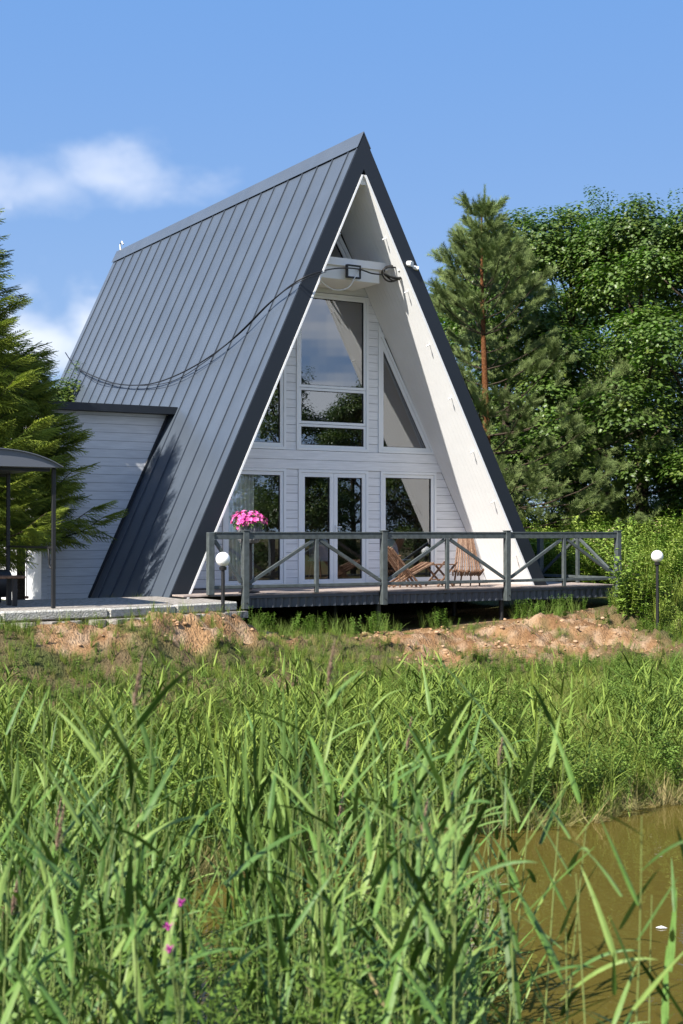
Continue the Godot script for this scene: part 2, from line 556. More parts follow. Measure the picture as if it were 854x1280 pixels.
func build_house() -> Node3D:
	var h := thing("a_frame_house", "white clapboard A-frame house with steep dark grey metal roof and big gable windows", "house")
	var zf := -1.362
	var zb := -11.5
	# --- roof
	for side in [-1, 1]:
		put(h, "roof_slab", prism_mesh(between(side, -0.3, 7.05, 0.12, 0.93), -0.035, zb + 0.05), M.trim)
		put(h, "fascia", prism_mesh(_fascia(side), -0.03, 0.012), M.trim)
		put(h, "edge_trim", prism_mesh(between(side, -0.28, 7.05, 0.0, 0.115), -0.022, 0.02), M.white)
		var seams := [-0.02]
		for k in 21:
			seams.append(-0.30 - 0.5453 * k)
		seams.append(zb)
		for k in seams.size() - 1:
			var zm: float = (seams[k] + seams[k + 1]) * 0.5
			var yb := -0.28
			if side < 0 and zm < -3.4:
				yb = 3.16
			var wob := 0.0015 * sin(k * 2.7)
			put(h, "roof_panel", prism_mesh(strip(side, yb, 7.60, -0.012 + wob, -0.004 + wob), seams[k] - (0.026 if k > 0 else 0.0), seams[k + 1] + 0.012), M.roof)
			put(h, "roof_seam", prism_mesh(strip(side, yb, 7.58, -0.018, 0.018), seams[k] - 0.007, seams[k] + 0.005), M.roof)
		# lining boards of the overhang, laid along the slope
		var n := 12
		for k in n:
			var z0 := -0.03 - (1.362 - 0.03) * k / n
			var z1 := -0.03 - (1.362 - 0.03) * (k + 1) / n + 0.004
			put(h, "soffit_board", prism_mesh(between(side, -0.28, 7.06, 0.0, 0.1), z0, z1), M.white)
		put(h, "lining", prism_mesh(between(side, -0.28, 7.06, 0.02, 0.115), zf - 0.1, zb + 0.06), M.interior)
	var cap := PackedVector2Array()
	var la := strip(-1, 7.50, 7.734, 0.020, 0.027)
	var ra := strip(1, 7.50, 7.734, 0.020, 0.027)
	cap.append_array([la[3], Vector2(-0.211, 7.795), ra[3], ra[0], Vector2(-0.211, 7.78), la[0]])
	put(h, "ridge_cap", prism_mesh(cap, 0.016, zb - 0.02), M.roof)
	put(h, "ridge_board", prism_mesh(PackedVector2Array([Vector2(in_l(6.9), 6.9), Vector2(in_r(6.9), 6.9), Vector2(-0.211, 7.07)]), -0.05, zf), M.white)
	var g := G.new()
	g.tube([Vector3(-0.21, 7.78, zb + 0.25), Vector3(-0.21, 7.93, zb + 0.22), Vector3(-0.20, 7.98, zb + 0.30), Vector3(-0.19, 7.90, zb + 0.36)], [0.02, 0.02, 0.02, 0.02], 6)
	put(h, "cable_bracket", g.mesh(), M.cable_white)
	# --- gable wall
	put(h, "wall", prism_mesh(PackedVector2Array([Vector2(in_l(0) + 0.01, 0), Vector2(-2.2, 0), Vector2(-2.2, 2.1), Vector2(in_l(2.1), 2.1)]), zf - 0.09, zf - 0.022), M.backing)
	for p in [rect(-1.0, 0, -0.73, 5.24), rect(0.715, 0, 0.98, 5.24), rect(-0.73, 2.085, 0.715, 2.40), PackedVector2Array([Vector2(2.21, 0), Vector2(in_r(0) - 0.01, 0), Vector2(in_r(2.1), 2.1), Vector2(2.21, 2.1)]),
			PackedVector2Array([Vector2(0.98, 2.1), Vector2(in_r(2.1), 2.1), Vector2(in_r(2.4), 2.4), Vector2(0.98, 2.4)]), PackedVector2Array([Vector2(-1.0, 2.1), Vector2(in_l(2.1), 2.1), Vector2(in_l(2.4), 2.4), Vector2(-1.0, 2.4)]),
			PackedVector2Array([Vector2(-1.0, 5.24), Vector2(0.715, 5.24), Vector2(in_r(5.75), 5.75), Vector2(in_l(5.75), 5.75)])]:
		put(h, "wall", prism_mesh(p, zf - 0.09, zf - 0.022), M.backing)
	for s in [1, -1]:   # sloping strips beside the tall triangular windows
		var q := PackedVector2Array()
		for k in [[2.4, 0], [5.24, 0], [5.24, 1], [2.4, 1]]:
			var e: float = in_r(k[0]) if s > 0 else in_l(k[0])
			q.append(Vector2(e - s * 0.17 * (1.0 - k[1]), k[0]))
		put(h, "wall", prism_mesh(q, zf - 0.09, zf - 0.022), M.backing)
	var sd := [M.siding0, M.siding1, M.siding2]
	var step := 0.149
	var y := 0.02
	var k := 0
	while y < 2.07:
		var y1: float = minf(y + step - 0.007, 2.075)
		for r in [[in_l(y) + 0.004, in_l(y1) + 0.004, -2.205, -2.205], [-0.975, -0.975, -0.735, -0.735], [0.72, 0.72, 0.975, 0.975], [2.215, 2.215, in_r(y) - 0.004, in_r(y1) - 0.004]]:
			board(h, "siding_board", sd[(k * 7 + int(r[0] * 10)) % 3], r[0], r[1], r[2], r[3], y, y1, zf - 0.022, zf + 0.004 * sin(k * 1.7) * 0.3)
		y += step
		k += 1
	for b in [[2.083, 2.245], [2.251, 2.413]]:
		board(h, "band_board", M.siding1, in_l(b[0]) + 0.004, in_l(b[1]) + 0.004, in_r(b[0]) - 0.004, in_r(b[1]) - 0.004, b[0], b[1], zf - 0.022, zf + 0.018)
	y = 2.42
	while y < 6.75:
		var y1 := y + step - 0.007
		var rows := []
		if y < 5.2:
			var hyp := func(yy: float) -> float: return 2.12 + 0.115 - (yy - 2.42) * 0.5329 if yy < 4.62 else 0.93
			rows = [[-0.975 if y < 4.6 else in_l(y), -0.975 if y < 4.6 else in_l(y1), -0.775, -0.775], [0.725, 0.725, 0.93 if y < 4.6 else in_r(y), 0.93 if y < 4.6 else in_r(y1)]]
			if y < 4.6:
				rows.append([hyp.call(y), hyp.call(y1), in_r(y) - 0.003, in_r(y1) - 0.003])
				rows.append([in_l(y) + 0.003, in_l(y1) + 0.003, -hyp.call(y) + 0.02, -hyp.call(y1) + 0.02])
		elif y < 5.7:
			rows = [[in_l(y), in_l(y1), in_r(y), in_r(y1)]]
		for r in rows:
			board(h, "siding_board", sd[(k * 5 + int(r[0] * 10)) % 3], r[0], r[1], r[2], r[3], y, y1, zf - 0.022, zf + 0.0012 * sin(k * 1.7))
		y += step
		k += 1
	# --- windows and door
	window(h, rect(-2.15, 0.07, -1.03, 2.03), zf)
	window(h, rect(1.03, 0.07, 2.16, 2.03), zf)
	window(h, PackedVector2Array([Vector2(0.985, 2.47), Vector2(2.10, 2.47), Vector2(0.985, 4.55)]), zf)
	window(h, PackedVector2Array([Vector2(-1.03, 2.47), Vector2(-1.03, 4.55), Vector2(-2.10, 2.47)]), zf)
	window(h, PackedVector2Array([Vector2(in_l(5.78) + 0.09, 5.78), Vector2(in_r(5.78) - 0.09, 5.78), Vector2(-0.205, 6.72)]), zf, 0.07)
	var big := put(h, "window", ring(rect(-0.77, 2.42, 0.72, 5.235), 0.05, zf - 0.06, zf + 0.024), M.upvc)
	big.set_meta("label", "tall centre window of three stacked panes")
	for p in [rect(-0.718, 2.472, 0.668, 2.885), rect(-0.718, 2.893, 0.668, 3.53), rect(-0.718, 3.538, 0.668, 5.183)]:
		var wide := 0.045 if p[0].y != 2.893 else 0.085
		put(big, "sash", ring(p, wide, zf - 0.055, zf + (0.006 if wide < 0.05 else 0.016)), M.upvc)
		var inn := inset(p, wide)
		put(big, "gasket", ring(inn, 0.009, zf - 0.05, zf - 0.012), M.gasket)
		put(big, "pane", sheet(inset(inn, 0.004), zf - 0.03), M.glass)
	var fr := PackedVector2Array(rect(-0.73, 0.002, 0.715, 2.078))
	var door := put(h, "double_door", ring(fr, 0.05, zf - 0.07, zf + 0.02), M.upvc)
	for p in [rect(-0.677, 0.055, -0.012, 2.025), rect(-0.006, 0.055, 0.662, 2.025)]:
		var leaf := put(door, "door_leaf", ring(p, 0.075, zf - 0.06, zf + 0.008), M.upvc)
		var inn := inset(p, 0.075)
		put(door, "gasket", ring(inn, 0.009, zf - 0.05, zf - 0.012), M.gasket)
		put(door, "pane", sheet(inset(inn, 0.004), zf - 0.03), M.glass)
		leaf.set_meta("label", "glazed leaf of the double door")
	g = G.new()
	g.bar(Vector3(0.03, 0.95, zf + 0.02), Vector3(0.03, 1.10, zf + 0.02), 0.02, 0.025)
	g.bar(Vector3(0.03, 1.06, zf + 0.04), Vector3(0.14, 1.06, zf + 0.04), 0.018, 0.018)
	put(door, "handle", g.mesh(), M.upvc)
	# --- tie beam under the ridge
	put(h, "tie_beam", prism_mesh(PackedVector2Array([Vector2(in_l(5.56), 5.56), Vector2(in_r(5.56), 5.56), Vector2(in_r(5.69), 5.69), Vector2(in_l(5.69), 5.69)]), -0.42, -0.72), M.white)
	put(h, "tie_beam_box", prism_mesh(PackedVector2Array([Vector2(in_l(5.33), 5.33), Vector2(0.40, 5.33), Vector2(0.40, 5.557), Vector2(in_l(5.557), 5.557)]), -0.47, -1.33), M.white)
	# --- light sockets along the overhang
	for side in [-1, 1]:
		var t := Vector3(0.45163, 1, 0).normalized() if side < 0 else Vector3(-0.51132, 1, 0).normalized()
		var nn := Vector3(t.y, -t.x, 0) if side < 0 else Vector3(-t.y, t.x, 0)
		for yy in [0.55, 1.53, 2.42, 3.36, 4.27, 5.17, 6.05]:
			var at := Vector3(in_l(yy) if side < 0 else in_r(yy), yy, -0.11)
			g = G.new()
			g.tube([at, at + nn * 0.045], [0.008, 0.008], 8)
			g.tube([at + nn * 0.045, at + nn * 0.06, at + nn * 0.08], [0.013, 0.016, 0.008], 8)
			put(h, "light_socket", g.mesh(), M.plastic_white)
	# --- rooms behind the glass
	put(h, "interior_floor", prism_mesh(rect(in_l(0) + 0.02, -0.12, in_r(0) - 0.02, 0.0), zf - 0.1, -6.0), M.parquet)
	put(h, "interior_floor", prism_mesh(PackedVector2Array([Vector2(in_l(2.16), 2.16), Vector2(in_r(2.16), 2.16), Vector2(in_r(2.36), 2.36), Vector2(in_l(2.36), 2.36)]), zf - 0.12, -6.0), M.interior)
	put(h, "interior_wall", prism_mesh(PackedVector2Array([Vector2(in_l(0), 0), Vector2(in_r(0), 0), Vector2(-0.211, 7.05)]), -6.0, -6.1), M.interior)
	put(h, "rear_wall", prism_mesh(PackedVector2Array([Vector2(in_l(-0.28), -0.28), Vector2(in_r(-0.28), -0.28), Vector2(-0.211, 7.05)]), zb + 0.2, zb + 0.3), M.siding0)
	g = G.new()
	var cu := []
	for q in 40:
		cu.append(Vector2(-2.1 + 0.62 * q / 39.0, zf - 0.22 + 0.025 * sin(q * 1.25)))
	for q in 39:
		g.quad(Vector3(cu[q].x, 0.05, cu[q].y), Vector3(cu[q + 1].x, 0.05, cu[q + 1].y), Vector3(cu[q + 1].x, 2.05, cu[q + 1].y), Vector3(cu[q].x, 2.05, cu[q].y), Vector3(0, 0, 1))
	put(h, "curtain", g.mesh(), M.curtain)
	# --- side wing
	var za := -3.4
	put(h, "wing_wall", prism_mesh(PackedVector2Array([Vector2(-4.70, -0.3), Vector2(out_l(-0.3) - 0.02, -0.3), Vector2(out_l(3.12) - 0.02, 3.12), Vector2(-4.70, 3.12)]), za - 0.1, za - 0.022), M.backing)
	put(h, "wing_wall", prism_mesh(rect(-4.7, -0.3, -4.6, 3.12), za - 0.1, -10.4), M.siding0)
	y = -0.26
	while y < 3.1:
		var y1: float = minf(y + 0.145, 3.115)
		board(h, "siding_board", sd[(k * 5) % 3], -4.61, -4.61, out_l(y) - 0.022, out_l(y1) - 0.022, y, y1, za - 0.022, za + 0.0015 * sin(k * 2.1))
		y += 0.151
		k += 1
	put(h, "corner_trim", prism_mesh(rect(-4.72, -0.28, -4.615, 3.115), za - 0.12, za + 0.012), M.siding1)
	put(h, "wing_roof", prism_mesh(PackedVector2Array([Vector2(-4.9, 3.122), Vector2(out_l(3.122) - 0.02, 3.122), Vector2(out_l(3.235) - 0.02, 3.235), Vector2(-4.9, 3.235)]), za + 0.24, -10.6), M.trim)
	put(h, "eave_trim", prism_mesh(rect(-4.92, 3.112, out_l(3.1) + 0.06, 3.245), za + 0.241, za + 0.262), M.trim)
	g = G.new()
	g.bar(Vector3(out_l(-0.2) - 0.03, -0.2, za + 0.012), Vector3(out_l(3.1) - 0.03, 3.1, za + 0.012), 0.02, 0.05)
	put(h, "flashing", g.mesh(), M.trim)
	return h

func _fascia(side: int) -> PackedVector2Array:
	var r := PackedVector2Array()
	var apex_in := Vector2(-0.211, 7.15)
	if side < 0:
		r.append_array([Vector2(lerpf(in_l(-0.28), out_l(-0.28), 0.117), -0.28), apex_in, Vector2(-0.211, 7.75), Vector2(out_l(-0.28) - 0.012, -0.28)])
	else:
		r.append_array([Vector2(lerpf(in_r(-0.28), out_r(-0.28), 0.117), -0.28), apex_in, Vector2(-0.211, 7.75), Vector2(out_r(-0.28) + 0.012, -0.28)])
	return r

# ------------------------------------------------------------------ cables and fittings on the gable
func curve(pts: Array, per := 6) -> Array:
	var out := []
	for k in pts.size() - 1:
		var p0: Vector3 = pts[maxi(k - 1, 0)]
		var p1: Vector3 = pts[k]
		var p2: Vector3 = pts[k + 1]
		var p3: Vector3 = pts[mini(k + 2, pts.size() - 1)]
		for j in per:
			out.append(p1.cubic_interpolate(p2, p0, p3, float(j) / per))
	out.append(pts[-1])
	return out

func tube_mesh(pts: Array, r: float, sides := 6) -> ArrayMesh:
	var g := G.new()
	var rads := []
	for p in pts:
		rads.append(r)
	g.tube(pts, rads, sides)
	return g.mesh()

func build_fittings() -> void:
	var a := [Vector3(-1.43, 5.27, -11.7), Vector3(-1.657, 4.774, -10.313), Vector3(-1.853, 4.342, -8.474), Vector3(-2.006, 4.006, -6.659), Vector3(-2.079, 3.846, -4.988), Vector3(-2.06, 3.888, -3.681), Vector3(-1.968, 4.089, -2.469), Vector3(-1.817, 4.421, -1.484), Vector3(-1.609, 4.878, -0.686), Vector3(-1.47, 5.14, 0.06), Vector3(-0.93, 5.36, -0.02), Vector3(-0.45, 5.47, -0.20), Vector3(-0.10, 5.50, -0.3), Vector3(0.12, 5.45, -0.28), Vector3(0.33, 5.44, -0.24)]
	var t := tube_mesh(curve(a, 7), 0.013)
	var o := put(self, "power_cable", t, M.cable)
	tag(o, "black power cable sagging across the grey metal roof to the gable beam", "cable")
	var b := []
	for p in a.slice(1, 11):
		b.append(p + Vector3(-0.015, -0.035, 0.02) + Vector3(0, -0.05, 0) * sin(p.z * 1.3))
	o = put(self, "thin_cable", tube_mesh(curve(b, 7), 0.007), M.cable)
	tag(o, "thin black wire strung just under the power cable over the roof", "cable")
	# coil of spare cable
	var g := G.new()
	for k in 5:
		var pts := []
		var rx := 0.19 + 0.012 * k
		for s in 25:
			var an := TAU * s / 24.0
			pts.append(Vector3(0.55 + rx * cos(an) + 0.01 * sin(k * 2.0), 5.49 + (0.10 + 0.006 * k) * sin(an) + 0.012 * sin(an * 3 + k), -0.18 - 0.03 * k + 0.07 * cos(an + k)))
		var rads := []
		for p in pts:
			rads.append(0.015)
		g.tube(pts, rads, 6)
	g.tube(curve([Vector3(0.72, 5.46, -0.2), Vector3(0.80, 5.42, -0.12), Vector3(0.86, 5.47, -0.06), Vector3(0.80, 5.58, -0.06)]), _fill(0.010, 19), 6)
	o = put(self, "cable_coil", g.mesh(), M.cable)
	tag(o, "coil of black cable hanging from the white beam under the gable peak", "cable coil")
	# small flood light with a black rim
	var f := thing("flood_light", "small square flood light with black rim fixed to the gable beam", "flood light", Vector3(-0.2, 5.46, -0.36))
	put(f, "rim", ring(rect(-0.14, -0.115, 0.14, 0.115), 0.025, -0.03, 0.03), M.cable)
	put(f, "face", prism_mesh(rect(-0.114, -0.089, 0.114, 0.089), -0.02, 0.012), M.plastic_white)
	g = G.new()
	g.bar(Vector3(0, 0.09, -0.03), Vector3(0, 0.13, -0.06), 0.06, 0.02)
	put(f, "bracket", g.mesh(), M.cable)
	var wc := put(f, "white_cord", tube_mesh(curve([Vector3(-0.10, 5.53, -0.33), Vector3(-0.18, 5.38, -0.31), Vector3(-0.34, 5.16, -0.30), Vector3(-0.62, 5.10, -0.30), Vector3(-0.88, 5.22, -0.28), Vector3(-1.0, 5.36, -0.22)]), 0.008), M.cable_white)
	wc.position = -f.position
	var c := thing("security_camera", "white bullet security camera on the right edge of the gable overhang", "camera", Vector3(0.66, 5.58, -0.06))
	g = G.new()
	g.box(Transform3D(Basis.IDENTITY, Vector3(-0.02, 0.0, -0.06)), Vector3(0.14, 0.15, 0.06), 0.01)
	put(c, "mount_box", g.mesh(), M.plastic_white)
	g = G.new()
	g.tube([Vector3(0.0, 0.06, -0.02), Vector3(0.05, 0.04, 0.10), Vector3(0.065, 0.033, 0.14)], [0.045, 0.05, 0.05], 12)
	put(c, "body", g.mesh(), M.plastic_white)
	g = G.new()
	g.sphere(Vector3(-0.075, 0.045, 0.05), 0.034, 12)
	put(c, "lens", g.mesh(), M.lens)
	g = G.new()
	g.tube([Vector3(0.10, 0.01, 0.02), Vector3(0.19, -0.02, 0.08), Vector3(0.225, -0.03, 0.10)], [0.03, 0.038, 0.034], 10)
	put(c, "antenna_housing", g.mesh(), M.plastic_white)

func _fill(x: float, n: int) -> Array:
	var a := []
	a.resize(n)
	a.fill(x)
	return a

# ------------------------------------------------------------------ terrace
func box_part(parent: Node, called: String, a: Vector3, b: Vector3, m: Material, bev := 0.005) -> MeshInstance3D:
	var g := G.new()
	g.box(Transform3D(Basis.IDENTITY, (a + b) * 0.5), (b - a).abs(), bev)
	return put(parent, called, g.mesh(), m)

func bar_part(parent: Node, called: String, a: Vector3, b: Vector3, w: float, hh: float, m: Material) -> MeshInstance3D:
	var g := G.new()
	g.bar(a, b, w, hh)
	return put(parent, called, g.mesh(), m)

func build_terrace() -> void:
	var d := thing("terrace_deck", "raised timber terrace with grey cross-braced railing and dark corrugated skirt", "terrace")
	var x0 := -2.752
	var s := 2.558
	var zd := 0.521
	var x3 := x0 + 3 * s
	# boards
	var z := zd + 0.03
	var k := 0
	while z > -1.72:
		var z1 := z - 0.136
		var mm: Material = M["deck%d" % (k * 5 % 3)]
		if z1 > 0.02:
			box_part(d, "deck_board", Vector3(-3.78 if z < 2 else x0, -0.03, z1), Vector3(x3 + 0.06, -0.002 + 0.001 * sin(k * 2.0), z), mm, 0.004)
		else:
			if z1 > -1.36:
				box_part(d, "deck_board", Vector3(-3.385, -0.03, z1), Vector3(3.385, -0.002, z), mm, 0.004)
			box_part(d, "deck_board", Vector3(3.79, -0.03, z1), Vector3(x3 + 0.06, -0.002, z), mm, 0.004)
		z -= 0.142
		k += 1
	# frame under the boards
	for zz in [zd - 0.09, -1.25]:
		box_part(d, "joist_beam", Vector3(-2.7, -0.20, zz - 0.05), Vector3(3.3 if zz < 0 else x3, -0.034, zz + 0.05), M.steel_black)
	for xx in [-1.6, 0.6, 2.9]:
		box_part(d, "joist", Vector3(xx - 0.03, -0.16, -1.2), Vector3(xx + 0.03, -0.035, zd - 0.15), M.steel_black)
	# corrugated skirt, one sheet for each bay
	for b in 3:
		var g := G.new()
		var n := 68
		var xa := x0 + b * s + 0.06
		var xb := x0 + (b + 1) * s - 0.06
		var last := Vector3.ZERO
		for q in n + 1:
			var x := lerpf(xa, xb, float(q) / n)
			var ph := fposmod(x / 0.142, 1.0)
			var dz := 0.034 * (sm(0.0, 0.22, ph) - sm(0.5, 0.72, ph))
			var p := Vector3(x, 0, zd - 0.002 + dz)
			if q > 0:
				g.quad(last + Vector3(0, -0.036, 0), p + Vector3(0, -0.036, 0), p + Vector3(0, -0.225, 0), last + Vector3(0, -0.225, 0), Vector3(0, 0, 1))
			last = p
		put(d, "skirt_panel", g.mesh(), M.skirt)
		box_part(d, "skirt_cap", Vector3(xa, -0.075, zd + 0.026), Vector3(xb, -0.031, zd + 0.04), M.skirt, 0.003)
	# posts
	var hw := 0.05
	for q in 4:
		var x := x0 + q * s
		var p := box_part(d, "post", Vector3(x - hw, -0.235, zd - hw + 0.09), Vector3(x + hw, 0.985, zd + hw + 0.09), M.rail, 0.006)
		box_part(p, "post_cap", Vector3(x - hw - 0.008, 0.985, zd - hw + 0.082), Vector3(x + hw + 0.008, 1.0, zd + hw + 0.098), M.rail, 0.004)
		var g := G.new()
		g.tube([Vector3(x + 0.01, -0.14, zd + hw + 0.088), Vector3(x + 0.01, -0.14, zd + hw + 0.102)], [0.012, 0.010], 6)
		put(p, "bolt", g.mesh(), M.steel_black)
		g = G.new()
		var gy := height(x, zd - 0.08, false)
		g.tube([Vector3(x, gy - 0.3, zd - 0.08), Vector3(x, -0.2, zd - 0.08)], [0.045, 0.045], 10)
		put(d, "support_post", g.mesh(), M.steel_black)
		g = G.new()
		gy = height(x, -0.9, false)
		g.tube([Vector3(x, gy - 0.3, -1.0), Vector3(x, -0.2 if x < 3.2 else -0.04, -1.0)], [0.045, 0.045], 10)
		put(d, "support_post", g.mesh(), M.steel_black)
	var zr := zd + 0.09
	for q in 3:
		var xa := x0 + q * s + hw + 0.002
		var xb := x0 + (q + 1) * s - hw - 0.002
		var xm := (xa + xb) * 0.5
		_bay(d, Vector3(xa, 0, zr), Vector3(xb, 0, zr), true)
	# short return bay towards the house corner
	var xl := -3.35
	box_part(d, "post", Vector3(xl - hw, 0.0, zr - hw), Vector3(xl + hw, 0.965, zr + hw), M.rail, 0.006)
	_bay(d, Vector3(xl + hw + 0.002, 0, zr), Vector3(x0 - hw - 0.002, 0, zr), false)
	# right-hand return
	box_part(d, "post", Vector3(x3 - hw, -0.03, -1.70), Vector3(x3 + hw, 0.965, -1.60), M.rail, 0.006)
	_bay(d, Vector3(x3, 0, zr - hw - 0.002), Vector3(x3, 0, -1.598), true)

func _bay(d: Node3D, a: Vector3, b: Vector3, both: bool) -> void:
	var u := Vector3.UP
	bar_part(d, "top_rail", a + u * 0.905, b + u * 0.905, 0.055, 0.095, M.rail)
	bar_part(d, "handrail", a + u * 0.962, b + u * 0.962, 0.075, 0.018, M.rail)
	bar_part(d, "bottom_rail", a + u * 0.115, b + u * 0.115, 0.045, 0.05, M.rail)
	var m := (a + b) * 0.5
	var x := (b - a).normalized()
	if both:
		bar_part(d, "baluster", m + u * 0.001, m + u * 0.856, 0.06, 0.06, M.rail)
		bar_part(d, "brace", m + u * 0.84 - x * 0.06, a + u * 0.17 + x * 0.02, 0.036, 0.055, M.rail)
		bar_part(d, "brace", m + u * 0.84 + x * 0.06, b + u * 0.17 - x * 0.02, 0.036, 0.055, M.rail)
	else:
		bar_part(d, "brace", a + u * 0.84 + x * 0.02, b + u * 0.18 - x * 0.02, 0.036, 0.055, M.rail)

# ------------------------------------------------------------------ things on and round the terrace
func petunia_mesh() -> ArrayMesh:
	var g := G.new()
	for k in 5:
		var a := TAU * k / 5.0
		var b := TAU * (k + 1) / 5.0
		var m := (a + b) * 0.5
		var p := Vector3(cos(a) * 0.026, 0.012, sin(a) * 0.026)
		var q := Vector3(cos(m) * 0.040, 0.016, sin(m) * 0.040)
		var r := Vector3(cos(b) * 0.026, 0.012, sin(b) * 0.026)
		g.tri(Vector3.ZERO, p, q, Vector3.UP)
		g.tri(Vector3.ZERO, q, r, Vector3.UP)
	return g.mesh()

func build_planter() -> void:
	var c := Vector3(-2.46, 0, 0.16)
	var t := thing("flower_planter", "tall tapered planter of bright pink petunias behind the terrace corner post", "planter", c)
	var g := G.new()
	g.lathe([Vector2(0.02, 0.80), Vector2(0.15, 0.80), Vector2(0.17, 0.84), Vector2(0.21, 1.09), Vector2(0.225, 1.10), Vector2(0.225, 1.115), Vector2(0.19, 1.115), Vector2(0.18, 1.06), Vector2(0.01, 1.06)], 20)
	for k in 20:
		var a := TAU * k / 20.0
		g.bar(Vector3(cos(a) * 0.172, 0.84, sin(a) * 0.172), Vector3(cos(a) * 0.212, 1.09, sin(a) * 0.212), 0.02, 0.012, 0.002, Vector3(cos(a), 0, sin(a)))
	put(t, "pot", g.mesh(), M.pot)
	g = G.new()
	g.lathe([Vector2(0.17, 0.0), Vector2(0.17, 0.02), Vector2(0.05, 0.05), Vector2(0.05, 0.78), Vector2(0.14, 0.80)], 16)
	put(t, "stand", g.mesh(), M.steel_black)
	var places := []
	var tints := []
	var lp := []
	var lt := []
	for k in 320:
		var d := Vector3(rr(-1, 1), rr(-0.25, 1), rr(-1, 1)).normalized()
		var at := Vector3(0, 1.14, 0) + Vector3(d.x * rr(0.16, 0.34), d.y * rr(0.08, 0.20), d.z * rr(0.16, 0.31))
		var up := (d + Vector3(0, 0.3, 0)).normalized()
		var b := Basis(Quaternion(Vector3.UP, up)).rotated(up, rr(0, TAU)).scaled(Vector3.ONE * rr(0.8, 1.25))
		if k % 2 != 0:
			places.append(Transform3D(b, at))
			var v := rr(0, 1)
			tints.append(Color(0.56, 0.045, 0.27).lerp(Color(0.78, 0.22, 0.50), v))
		else:
			lp.append(Transform3D(b.scaled(Vector3.ONE * 1.2), at * Vector3(0.86, 0.97, 0.86)))
			lt.append(Color(0.07, 0.13, 0.03).lerp(Color(0.12, 0.2, 0.05), rr(0, 1)))
	scatter(t, "blossom", petunia_mesh(), M.petal, places, tints)
	scatter(t, "leaf", leaf_bunch(5, 0.035, 0.03), M.grass, lp, lt)

func stick_between(g: G, a: Vector3, b: Vector3, r := 0.017) -> void:
	var d := (b - a).normalized()
	g.bar(a, b, r * 1.6, r * 2.1, 0.004, Vector3.UP if absf(d.y) < 0.95 else Vector3.RIGHT)

# stick chair: two fans of slats that cross like scissors; local -x is the back, +x the front
func build_stick_chair(called: String, label: String, at: Vector3, turn: float, n: int, w_top: float, w_low: float, reclined: bool) -> Node3D:
	var t := thing(called, label, "chair", at)
	t.rotation.y = turn
	var top := Vector3(-0.42, 0.72, 0) if reclined else Vector3(-0.26, 0.91, 0)
	var low := Vector3(0.17, 0.012, 0) if reclined else Vector3(0.10, 0.26, 0)
	for k in n:
		var u := (k + 0.5) / n * 2.0 - 1.0
		var g := G.new()
		var a := top + Vector3(0, -0.05 * u * u, u * w_top)
		var b := low + Vector3(0, 0, u * w_low)
		if reclined and k % 2 == 1:
			b = top.lerp(low, 0.72) + Vector3(0, 0, u * w_low)
		stick_between(g, a, b)
		put(t, "back_slat", g.mesh(), M["stick%d" % (k * 7 % 3)])
	if reclined:
		for k in n - 1:
			var u := (k + 1.0) / n * 2.0 - 1.0
			var g := G.new()
			var a := Vector3(-0.35, 0.02, u * w_low) if k % 2 == 0 else Vector3(-0.04, 0.22, u * w_low)
			stick_between(g, a, Vector3(0.46, 0.43, u * w_low))
			put(t, "seat_slat", g.mesh(), M["stick%d" % ((k * 5 + 1) % 3)])
		for f in [0.25, 0.62]:
			var g := G.new()
			var p := top.lerp(low, f) + Vector3(-0.01, 0.02, 0)
			g.tube([p + Vector3(0, 0, -w_low * 1.05), p + Vector3(0, 0, w_low * 1.05)], [0.012, 0.012], 6)
			put(t, "cross_rod", g.mesh(), M.stick1)
		for s in [-1, 1]:
			var g := G.new()
			stick_between(g, Vector3(-0.30, 0.50, s * w_low * 0.8), Vector3(-0.26, 0.012, s * w_low * 0.8), 0.012)
			put(t, "prop_leg", g.mesh(), M.stick1)
	else:
		for k in n + 1:
			var u := float(k) / n * 2.0 - 1.0
			var g := G.new()
			stick_between(g, Vector3(-0.12, 0.20, u * w_low * 0.95), Vector3(0.34 + 0.03 * sin(k * 2.3), 0.31 - 0.03 * absf(sin(k * 1.9)), u * w_low * 1.08), 0.019)
			put(t, "seat_slat", g.mesh(), M.stick1)
		for s in [-1.0, -0.35, 0.45, 1.0]:
			var g := G.new()
			stick_between(g, Vector3(0.12, 0.26, s * w_low * 0.8), Vector3(0.02 if absf(s) > 0.9 else -0.2, 0.012, s * w_low * 0.92), 0.015)
			put(t, "leg", g.mesh(), M.stick1)
	return t

